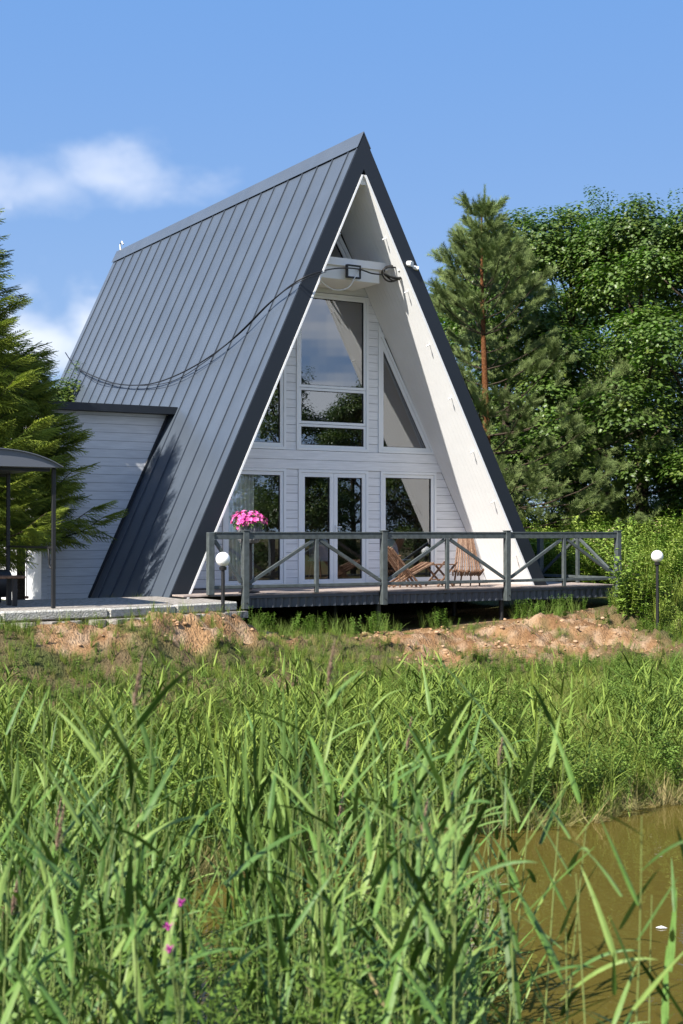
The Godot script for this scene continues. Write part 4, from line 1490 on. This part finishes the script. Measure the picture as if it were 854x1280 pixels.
func build_bank() -> void:
	rng.seed = 4242
	var tp := [[], [], [], [], []]
	var tc := [[], [], [], [], []]
	var hp := [[], [], [], []]
	var hc := [[], [], [], []]
	var rp := [[], [], [], [], [], []]
	var rc := [[], [], [], [], [], []]
	var green := func() -> Color:
		var c := Color(0.095, 0.15, 0.026).lerp(Color(0.22, 0.27, 0.045), rr(0, 1))
		if rr(0, 1) < 0.12:
			c = Color(0.30, 0.27, 0.10)
		return c
	# grass over the bank, thinning on the bare scarp
	for k in 24000:
		var x := rr(-13.5, 9.0)
		var z := rr(0.9, 9.35)
		if z > shore(x) + 0.05:
			continue
		var s := z - scarp(x)
		if s < -0.1 and x < 4.9:
			continue
		var b := bare_soil(x, z)
		if rr(0, 1) < b * 0.93:
			continue
		if s < 2.4 and x < -2.0 and rr(0, 1) < 0.4:
			continue
		var v := k % 5
		var sc := rr(0.4, 1.0) * ((0.34 if x > -2.0 else 0.5) + 0.6 * sm(1.5, 6.0, s))
		tp[v].append(upright(Vector3(x, height(x, z) - 0.02, z), sc, 0.25))
		tc[v].append(green.call())
	for k in 8000:
		var x := rr(-13.5, 9.0)
		var z := rr(1.2, 9.3)
		if z > shore(x):
			continue
		var s := z - scarp(x)
		var b := bare_soil(x, z)
		if (s < -0.1 and x < 4.9) or rr(0, 1) < b * 0.93 or (x > -2.0 and noise.get_noise_2d(x * 25, z * 25) < -0.1):
			continue
		var v := k % 4
		hp[v].append(upright(Vector3(x, height(x, z) - 0.02, z), rr(0.4, 1.2) * (0.36 + 0.6 * sm(1.5, 6.0, s)), 0.3))
		hc[v].append(Color(0.10, 0.17, 0.03).lerp(Color(0.16, 0.24, 0.045), rr(0, 1)))
	# weeds on the rising ground to the right of the terrace
	for k in 9000:
		var x := rr(4.3, 15.0)
		var z := rr(-9.0, 6.5)
		if x < 5.6 and z < 0.95:
			continue
		var s := z - scarp(x)
		var v := k % 4
		if z > 0.7 and (x < 4.3 or (x < 6.3 and rr(0, 1) < 0.35)):
			continue
		var clump := 0.55 + 1.1 * clampf(0.5 + 1.4 * noise.get_noise_2d(x * 45.0, z * 45.0), 0.0, 1.0)
		hp[v].append(upright(Vector3(x, height(x, z) - 0.03, z), rr(0.5, 1.5) * clump * (0.5 if s > 0.5 else 1.0), 0.3))
		hc[v].append(Color(0.12, 0.20, 0.032).lerp(Color(0.27, 0.34, 0.07), pow(rr(0, 1), 1.3)) if rr(0, 1) > 0.05 else Color(0.34, 0.29, 0.16))
		if k % 2 == 0:
			tp[k % 5].append(upright(Vector3(x + 0.1, height(x + 0.1, z) - 0.02, z), rr(0.8, 1.6), 0.2))
			tc[k % 5].append(green.call())
	# green under and just in front of the terrace
	for q in [[-2.6, 1.2, 0.6, 0.35, 34], [-1.6, 0.75, 0.6, 0.3, 34], [3.0, 0.75, 0.5, 0.25, 34], [3.7, 0.6, 0.35, 0.3, 24], [1.0, 0.6, 0.35, 0.25, 14], [4.9, 1.1, 0.4, 0.4, 40], [-0.6, 0.8, 0.5, 0.25, 26]]:
		for k in q[4]:
			var x: float = q[0] + rr(-1, 1) * q[2]
			var z: float = q[1] + rr(-1, 1) * q[3]
			if k % 2 == 0:
				hp[k % 4].append(upright(Vector3(x, height(x, z) - 0.02, z), rr(0.3, 0.8), 0.5))
				hc[k % 4].append(Color(0.11, 0.19, 0.03) * rr(0.8, 1.3))
			else:
				tp[k % 5].append(upright(Vector3(x, height(x, z) - 0.02, z), rr(0.35, 0.85), 0.4))
				tc[k % 5].append(Color(0.16, 0.23, 0.05) * rr(0.8, 1.3))
	# grass at the foot of the wing and on the path edge
	for k in 260:
		var x := rr(-8.5, -3.9)
		var z := rr(-0.75, -0.45) if k % 2 == 0 else rr(2.6, 3.0)
		if k % 2 == 1:
			z = scarp(x) + rr(-0.1, 0.35)
		tp[k % 5].append(upright(Vector3(x, height(x, z) - 0.02, z), rr(0.25, 0.55), 0.35))
		tc[k % 5].append(green.call())
	# reeds along the far shore
	for k in 4200:
		var x := rr(-13.5, 6.0)
		var f := pow(rr(0, 1), 0.8)
		var z := shore(x) + 0.25 - f * 4.4
		if noise.get_noise_2d(x * 12 + 300, z * 12) < -0.15 - 0.5 * (1.0 - f) or (x > -3.0 and rr(0, 1) < 0.5):
			continue
		var v := k % 6
		rp[v].append(upright(Vector3(x, height(x, z) - 0.03, z), rr(0.6, 1.1) * (1.0 - 0.5 * f) * (0.62 + 0.75 * clampf(0.4 + 1.5 * noise.get_noise_2d(x * 35.0 + 70.0, z * 35.0), 0.0, 1.0)), 0.25))
		rc[v].append(Color(0.07, 0.12, 0.02).lerp(Color(0.205, 0.27, 0.05), pow(rr(0, 1), 1.2)))
	# dead straw along the waterline
	for k in 420:
		var x := rr(-9.0, 3.0)
		var z := shore(x) + rr(-0.22, 0.12)
		tp[k % 5].append(Transform3D(Basis(Vector3.UP, rr(0, TAU)).rotated(Vector3(rr(-1, 1), 0, rr(-1, 1)).normalized(), rr(0.3, 1.1)).scaled(Vector3.ONE * rr(0.4, 0.9)), Vector3(x, maxf(height(x, z), WATER) - 0.01, z)))
		tc[k % 5].append(Color(0.36, 0.29, 0.14).lerp(Color(0.24, 0.24, 0.09), rr(0, 1)))
	for v in 5:
		tag(scatter(self, "bank_grass", M.tufts[v], M.grass, tp[v], tc[v]), "grass growing over the earth bank between house and pond", "grass")
	for v in 4:
		tag(scatter(self, "bank_herbs", M.herbs[v], M.grass, hp[v], hc[v]), "leafy weeds growing over the bank and the slope by the terrace", "weeds")
	for v in 6:
		tag(scatter(self, "shore_reeds", M.reeds[v], M.reed, rp[v], rc[v]), "reeds and tall grass along the far shore of the pond", "reeds")
	# clods on the scarp
	var cp := []
	var cc := []
	for k in 900:
		var x := rr(-7.0, 6.0)
		var z := scarp(x) + rr(-0.5, 2.6)
		if bare_soil(x, z) < 0.25:
			continue
		var s := 0.02 + 0.07 * pow(rr(0, 1), 3.0)
		cp.append(Transform3D(Basis(Vector3(rr(-1, 1), rr(-1, 1), rr(-1, 1)).normalized(), rr(0, TAU)).scaled(Vector3(s, s * 0.7, s * 1.1)), Vector3(x, height(x, z) + s * 0.1, z)))
		cc.append(Color(0.38, 0.23, 0.125).lerp(Color(0.42, 0.29, 0.19), rr(0, 1)) * rr(0.65, 1.05))
	tag(scatter(self, "earth_clods", M.clod_mesh, M.clod, cp, cc), "crumbled clods of ochre earth on the bare scarp", "earth")

func base_level(p: Vector3) -> float:
	return minf(height(p.x, p.z, false), WATER + 0.5) if false else height(p.x, p.z, false)

func build_reed(p: Vector3, tall: float, n: int, tint: int, lean: Vector3, group: String, label: String, size := 1.0) -> void:
	var t := thing("reed", label, "reed", p, group)
	var st: Mesh = M.stems[rng.randi() % 4]
	var b := Basis(Vector3.RIGHT, (Vector3.UP + lean).normalized(), Vector3.BACK)
	b = Basis(Quaternion(Vector3.UP, (Vector3.UP + lean).normalized())) * Basis(Vector3.UP, rr(0, TAU))
	put(t, "stem", st, M["reed_stem"], Transform3D(b.scaled_local(Vector3(1.3, tall, 1.3)), Vector3.ZERO))
	if rr(0, 1) < 0.07:
		var g := G.new()
		var tip := (Vector3.UP + lean).normalized() * tall
		for q in 60:
			var f := q / 60.0
			var o := tip + Vector3(0.03 * f, 0.16 * f, 0.0)
			var d := Vector3(cos(q * 2.4) * 0.5 + 0.5, rr(0.1, 0.9), sin(q * 2.4) * 0.6).normalized()
			var w := d.cross(Vector3.UP).normalized() * 0.0035
			g.tri(o - w, o + w, o + d * 0.05 * (1.1 - f), Vector3.UP)
		put(t, "plume", g.mesh(), M.plume)
	var turn := rr(0, TAU)
	for k in n:
		var f := lerpf(0.25, 0.97, float(k) / (n - 1))
		var at := (Vector3.UP + lean).normalized() * tall * f
		var q := turn + PI * k + rr(-0.8, 0.8)
		var s := rr(0.65, 1.0) * (1.1 - 0.3 * f) * size
		put(t, "leaf", M.leaves[rng.randi() % 7], M["reed_leaf%d" % (rng.randi() % 5 if rr(0, 1) > 0.05 or f > 0.6 else 5)], Transform3D(Basis(Vector3.UP, q).scaled(Vector3.ONE * s), at))

func build_foreground() -> void:
	rng.seed = 9001
	for k in 6:
		var m := mat("reed_leaf%d" % k, [0.13, 0.185, 0.06, 0.23, 0.10, 0.36][k], [0.245, 0.30, 0.125, 0.335, 0.20, 0.30][k], [0.05, 0.085, 0.02, 0.09, 0.052, 0.15][k], 0.5, 0.35)
		m.backlight_enabled = true
		m.backlight = Color(0.3, 0.4, 0.08)
		grain(m, noise_tex(0.02, Color(0.66, 0.66, 0.56), Color(1, 1, 1), 256, FastNoiseLite.TYPE_SIMPLEX_SMOOTH, 3, 120 + k), Vector3(70.0, 3.0, 3.0))
		m.uv1_world_triplanar = false
	mat("reed_stem", 0.17, 0.22, 0.065, 0.5)
	mat("plume", 0.20, 0.13, 0.09, 0.9)
	var lb := "tall green reed standing in the thicket on the near side of the pond"
	var gp := "reeds in the near thicket"
	for k in 290:
		var ahead := 4.0 + 4.6 * pow(k / 290.0, 0.9)
		var x := rr(-40, 590) if k % 9 != 0 else rr(480, 660)
		x += 26.0 * sin(x * 0.09 + ahead * 2.0)
		if (x > 225 and x < 300 and ahead > 4.3) or (x > 570 and x < 640 and ahead < 6.4):
			continue
		var p := spot(ahead, px(x, ahead))
		p.y = height(p.x, p.z, false)
		# most tops end below the far bank, a few stand clear against it
		var crest := rr(965, 1190) if k % 6 != 0 else rr(835, 960)
		crest += maxf(0.0, x - 560.0) * 0.4
		var ytop := CAM.y - (crest - 665.5) / 1703.0 * ahead
		var tall := clampf(ytop - p.y, 0.8, 2.5)
		build_reed(p, tall, 12 + rng.randi() % 4, k, Vector3(rr(-0.08, 0.14), 0, rr(-0.06, 0.1)), gp, lb, 1.12 if ahead < 5.0 and k % 2 == 0 else 1.0)
	lb = "tall reed with long pale leaves standing alone over open brown water"
	gp = "reeds over the open water"
	for q in [[4.1, 728, 1100, 12], [4.0, 758, 1010, 13], [4.6, 792, 1120, 12], [4.2, 846, 1120, 12], [4.6, 676, 1030, 12], [4.9, 640, 930, 13], [5.2, 590, 880, 13], [4.4, 700, 1150, 11]]:
		var p := spot(q[0], px(q[1], q[0]))
		p.y = height(p.x, p.z, false)
		build_reed(p, CAM.y - (q[2] - 665.5) / 1703.0 * q[0] - p.y, q[3], 0, Vector3(rr(0.0, 0.12), 0, rr(-0.02, 0.08)), gp, lb)
	# the rest of the thicket
	var rp := [[], [], [], [], [], []]
	var rc := [[], [], [], [], [], []]
	for k in 760:
		var ahead := rr(5.6, 11.0)
		var x := rr(-80, 560)
		if ahead > 8.0 and rr(0, 1) < 0.35:
			continue
		if (x > 230 and x < 300) or (x > 560 and ahead < 6.6):
			continue
		if noise.get_noise_2d(x * 0.35, ahead * 30.0) < -0.12:
			continue
		var p := spot(ahead, px(x, ahead))
		var lim := 430.0 + 120.0 * noise.get_noise_1d(ahead * 60.0)
		if ahead > 7.0 and x > lim:
			continue
		p.y = height(p.x, p.z, false)
		var crest := 1010.0 + 50.0 * sin(x * 0.013) + rr(-60, 220) + maxf(0.0, x - 480.0) * 0.4
		var ytop := CAM.y - (crest - 665.5) / 1703.0 * ahead
		var tall := clampf(ytop - p.y, 0.6, 2.3)
		var v := k % 6
		rp[v].append(upright(p, 0.95, 0.14, tall / 0.95))
		rc[v].append(Color(0.045, 0.09, 0.018).lerp(Color(0.125, 0.19, 0.04), pow(rr(0, 1), 1.3)) * rr(0.8, 1.15))  # greens set darker here, putting the shade between stems into the colour
	for v in 6:
		tag(scatter(self, "thicket_reeds", M.reeds[v], M.reed, rp[v], rc[v]), "dense reed thicket filling the near side of the pond", "reeds")
	# low leafy growth at the foot of the thicket
	var hp := [[], [], [], []]
	var hc := [[], [], [], []]
	for k in 36:
		var ahead := rr(3.9, 5.8)
		var x := rr(180, 520)
		var p := spot(ahead, px(x, ahead))
		p.y = height(p.x, p.z, false)
		if noise.get_noise_2d(x * 0.5 + 90.0, ahead * 40.0) < 0.0:
			continue
		var crest := 1150.0 + rr(0, 190) + maxf(0.0, x - 380) * 0.5
		var ytop := CAM.y - (crest - 665.5) / 1703.0 * ahead
		var tall := ytop - p.y
		if tall < 0.15:
			continue
		hp[k % 4].append(upright(p, tall, 0.22, 1.0))
		hc[k % 4].append(Color(0.075, 0.135, 0.022).lerp(Color(0.13, 0.20, 0.036), rr(0, 1)))
	for v in 4:
		tag(scatter(self, "near_herbs", M.vetch[v], M.grass, hp[v], hc[v]), "leafy vetch and weeds growing up through the near reeds", "weeds")
	# magenta knapweed
	var a := 3.9
	var p := spot(a, px(222, a))
	p.y = height(p.x, p.z, false)
	var t := thing("knapweed", "slender wild plant with three small magenta flower heads among the near reeds", "wildflower", p)
	var top := CAM.y - (1128 - 665.5) / 1703.0 * a - p.y
	var g := G.new()
	g.tube([Vector3.ZERO, Vector3(0.01, top * 0.5, 0), Vector3(0.012, top, 0)], [0.003, 0.003, 0.002], 5)
	g.tube([Vector3(0.01, top * 0.8, 0), Vector3(-0.03, top - 0.06, 0.01)], [0.002, 0.002], 5)
	g.tube([Vector3(0.01, top * 0.75, 0), Vector3(-0.032, top - 0.12, 0.02)], [0.002, 0.002], 5)
	put(t, "stem", g.mesh(), M.reed_stem)
	for h in [Vector3(0.012, top, 0), Vector3(-0.03, top - 0.06, 0.01), Vector3(-0.032, top - 0.12, 0.02)]:
		g = G.new()
		for k in 18:
			var d := Vector3(cos(k * 2.4), 0.6 + 0.5 * sin(k), sin(k * 2.4)).normalized()
			var s := d.cross(Vector3.UP).normalized() * 0.004
			g.tri(h - s, h + s, h + d * 0.02, Vector3.UP)
		g.sphere(h - Vector3(0, 0.004, 0), 0.006, 8)
		put(t, "flower_head", g.mesh(), M.magenta)
	# weathered board and a floating scrap
	a = 6.3
	p = spot(a, px(606, a))
	p.y = WATER + 0.10
	var bd := thing("weathered_board", "weathered pinkish grey board lying among reeds at the pond edge", "board", p)
	bd.rotation = Vector3(0.22, 0.2, 0.0)
	for k in 2:
		box_part(bd, "plank", Vector3(-0.11 + 0.115 * k, -0.025, -0.42 - 0.05 * k), Vector3(-0.003 + 0.115 * k, 0.02, 0.42 - 0.09 * k), M.grey_wood, 0.008)
	a = 9.9
	p = spot(a, px(825, a))
	p.y = WATER + 0.005
	g = G.new()
	for k in 7:
		var an := TAU * k / 7.0
		var bn := TAU * (k + 1) / 7.0
		var r0 := 0.03 + 0.014 * sin(k * 2.0)
		var r1 := 0.03 + 0.014 * sin((k + 1) % 7 * 2.0)
		g.tri(Vector3(0, 0.014, 0), Vector3(cos(an) * r0, 0.002, sin(an) * r0), Vector3(cos(bn) * r1, 0.002, sin(bn) * r1), Vector3.UP)
	var o := put(self, "floating_feather", g.mesh(), M.plastic_white, Transform3D(Basis.IDENTITY, p))
	tag(o, "small white feather scrap floating on the open brown water", "feather")

# ------------------------------------------------------------------ sky
func build_sky_cover() -> ImageTexture:
	var w := 4096
	var h := 2048
	var im := Image.create(w, h, false, Image.FORMAT_RGBA8)
	im.fill(Color(1, 1, 1, 0))
	var cn := FastNoiseLite.new()
	cn.noise_type = FastNoiseLite.TYPE_SIMPLEX_SMOOTH
	cn.frequency = 1.0
	cn.fractal_octaves = 7
	cn.fractal_gain = 0.58
	cn.seed = 12
	# fair-weather clouds: [azimuth, elevation, half width, half height, strength] in degrees; the random ones out of view are added as fill
	var list := []
	var heading := rad_to_deg(atan2(FWD.x, -FWD.z))
	list.append([heading - 9.6, 14.3, 4.9, 1.9, 0.34, 0.5])
	list.append([heading - 12.2, 13.9, 3.6, 1.6, 0.27, 0.4])
	list.append([heading - 14.0, 13.6, 4.4, 1.9, 0.30, 0.5])
	list.append([heading - 10.6, 8.6, 1.6, 1.9, 0.46, 0.6])
	list.append([heading - 12.6, 7.6, 3.2, 2.4, 0.42, 0.6])
	# the bank of cloud that the gable glass mirrors
	for q in [[150, 9.5, 9, 3.5, 0.5], [138, 12, 8, 3.2, 0.4], [162, 7, 9, 3, 0.45], [147, 5, 12, 2.4, 0.5]]:
		list.append(q)
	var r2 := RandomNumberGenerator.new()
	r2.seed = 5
	for k in 85:  # added clouds outside the view, enlarged and brightened to fill the shaded gable
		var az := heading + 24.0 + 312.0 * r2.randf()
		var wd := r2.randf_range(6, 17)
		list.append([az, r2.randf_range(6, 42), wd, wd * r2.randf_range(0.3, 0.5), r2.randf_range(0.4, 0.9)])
	for c in list:
		var cx: float = c[0]
		var u0 := int(floor((cx - c[2] * 1.6) / 360.0 * w))
		var u1 := int(ceil((cx + c[2] * 1.6) / 360.0 * w))
		var v0 := maxi(0, int((90.0 - c[1] - c[3] * 1.8) / 180.0 * h))
		var v1 := mini(h / 2 - 6, int((90.0 - c[1] + c[3] * 1.8) / 180.0 * h))
		var amp: float = c[5] if c.size() > 5 else 0.75
		var st := 1 if c.size() > 5 else 4
		for v in range(v0 / st * st, v1 + 1, st):
			var el := 90.0 - (v + 0.5 * st) / h * 180.0
			for u in range(u0 / st * st, u1 + 1, st):
				var az := (u + 0.5 * st) / w * 360.0
				var dx := (az - cx) / float(c[2])
				var dy: float = (el - c[1]) / float(c[3])
				if dy < 0:
					dy *= 1.5
				var n := cn.get_noise_3d(az * 0.2, el * 0.34, 3.0) * 1.15
				var d: float = (1.0 - sqrt(dx * dx + dy * dy)) + n * amp
				var a: float = sm(-0.05, 1.0, d) * c[4]
				if a <= 0.0:
					continue
				var uu := posmod(u, w)
				var old := im.get_pixel(uu, v)
				var px_col := Color(1.0, 0.97, 0.93, minf(1.0, maxf(old.a, a)))
				if st == 1:
					im.set_pixel(uu, v, px_col)
				else:
					im.fill_rect(Rect2i(uu, v, st, st), px_col)
	return ImageTexture.create_from_image(im)

func _ready() -> void:
	noise.noise_type = FastNoiseLite.TYPE_SIMPLEX_SMOOTH
	noise.frequency = 0.02
	noise.fractal_octaves = 3
	noise.seed = 7
	fine.noise_type = FastNoiseLite.TYPE_SIMPLEX
	fine.frequency = 0.02
	fine.fractal_octaves = 3
	fine.seed = 11
	# camera
	var cam := Camera3D.new()
	cam.name = "camera"
	add_child(cam)
	var at := CameraAttributesPhysical.new()
	at.frustum_focal_length = 12.0 / (640.0 / 1703.05)
	at.frustum_focus_distance = 23.0
	at.exposure_aperture = 2.9
	at.frustum_near = 0.1
	at.frustum_far = 1500.0
	cam.attributes = at
	cam.position = CAM
	cam.look_at(CAM + FWD + Vector3.UP * tan(0.01497), Vector3.UP)
	cam.current = true
	# sky and exposure
	var env := Environment.new()
	env.background_mode = Environment.BG_SKY
	env.tonemap_mode = Environment.TONE_MAPPER_LINEAR
	env.tonemap_exposure = 2.2
	env.sdfgi_enabled = true
	env.ssao_enabled = true
	env.ssil_enabled = true
	var sky := Sky.new()
	var ps := ProceduralSkyMaterial.new()
	ps.sky_top_color = Color(0.070, 0.165, 0.365).linear_to_srgb()
	ps.sky_horizon_color = Color(0.245, 0.325, 0.43).linear_to_srgb()
	ps.sky_curve = 0.12
	ps.ground_bottom_color = Color(0.06, 0.06, 0.04).linear_to_srgb()
	ps.ground_horizon_color = Color(0.16, 0.20, 0.24).linear_to_srgb()
	ps.ground_curve = 0.02
	ps.sun_angle_max = 8.0
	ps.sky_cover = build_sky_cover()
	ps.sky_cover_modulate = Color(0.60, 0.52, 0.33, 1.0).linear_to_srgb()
	sky.sky_material = ps
	env.sky = sky
	var we := WorldEnvironment.new()
	we.name = "world_environment"
	we.environment = env
	add_child(we)
	# sun
	var sun := DirectionalLight3D.new()
	sun.name = "sun"
	sun.light_energy = 1.55
	sun.light_color = Color(1.0, 0.975, 0.93)
	sun.light_angular_distance = 0.5
	sun.shadow_enabled = true
	add_child(sun)
	sun.look_at_from_position(SUN * 20.0, Vector3.ZERO, Vector3.UP)
	# large structure
	build_materials()
	mat("magenta", 0.42, 0.03, 0.28, 0.6)
	build_plant_meshes()
	build_ground()
	build_path()
	build_house()
	build_terrace()
	# objects
	build_fittings()
	build_planter()
	build_furniture()
	rng.seed = 55
	build_lamp(Vector3(-3.80, height(-3.80, 2.0, false), 2.0), 0.578, "white globe garden lamp on black pole at the end of the concrete path")
	build_lamp(Vector3(4.42, height(4.42, 2.17, false), 2.17), 0.551, "white globe garden lamp on black pole among the weeds beyond the terrace")
	build_shelter()
	# trees
	build_spruce(spot(23.0, px(26, 23.0), -0.25), 4.3, 0.82, 1.25, 301, "young spruce with thin trunk at the corner of the side wing")
	build_spruce(spot(21.2, px(-66, 21.2), -0.25), 6.8, 1.6, 0.9, 302, "tall spruce with bright green shoots towering over the arched shelter")
	build_pine(Vector3(7.45, top_level(7.45) - 0.1, -6.9), 9.0, 303)
	var g := "trees behind the house"
	var dark := Color(0.085, 0.140, 0.027)
	build_maple(spot(36.5, px(712, 36.5), 0.2), 9.4, 3.5, 401, "broad dark green maple right beside the pine", dark, g)
	build_maple(spot(34.0, px(800, 34.0), 0.3), 8.7, 3.2, 402, "dark green maple with ragged upright top shoots", dark, g)
	build_maple(spot(32.0, px(900, 32.0), 0.4), 8.2, 3.0, 403, "tall maple standing at the end of the tree row past the lamp", dark * 1.08, g)
	build_maple(spot(40.0, px(635, 40.0), 0.0), 9.7, 3.6, 404, "maple showing its light green top behind the pine", dark * 1.2, g)
	build_maple(spot(44.0, px(560, 44.0), 0.0), 9.0, 3.0, 405, "lower maple peeping out behind the roof edge", dark * 1.15, g, 0.8)
	build_maple(spot(46.0, px(980, 46.0), 0.4), 10.0, 3.6, 407, "tall maple half hidden behind the row past the lamp", dark, g)
	build_maple(spot(45.0, px(775, 45.0), 0.2), 10.3, 3.8, 408, "tall maple filling the gap behind the ragged one", dark, g)
	build_maple(spot(41.0, px(650, 41.0), 0.0), 5.0, 3.0, 411, "low bushy maple under the crowns behind the pine", dark, g, 1.0, 0.02)
	build_maple(spot(33.0, px(930, 33.0), 0.3), 4.4, 2.4, 410, "low bushy maple rising out of the weeds behind the lamp", dark, g)
	build_maple(spot(31.0, px(66, 31.0), -0.3), 4.6, 1.5, 406, "small rounded tree behind the young spruce and the side wing", Color(0.10, 0.15, 0.03), "", 0.8)
	# woods across the pond that the gable glass mirrors
	for k in 12:
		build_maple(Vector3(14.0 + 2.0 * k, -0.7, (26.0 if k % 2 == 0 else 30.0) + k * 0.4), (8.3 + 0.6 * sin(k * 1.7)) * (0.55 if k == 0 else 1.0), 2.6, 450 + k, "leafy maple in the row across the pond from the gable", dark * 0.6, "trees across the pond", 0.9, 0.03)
	build_shed()
	build_bank()
	build_foreground()
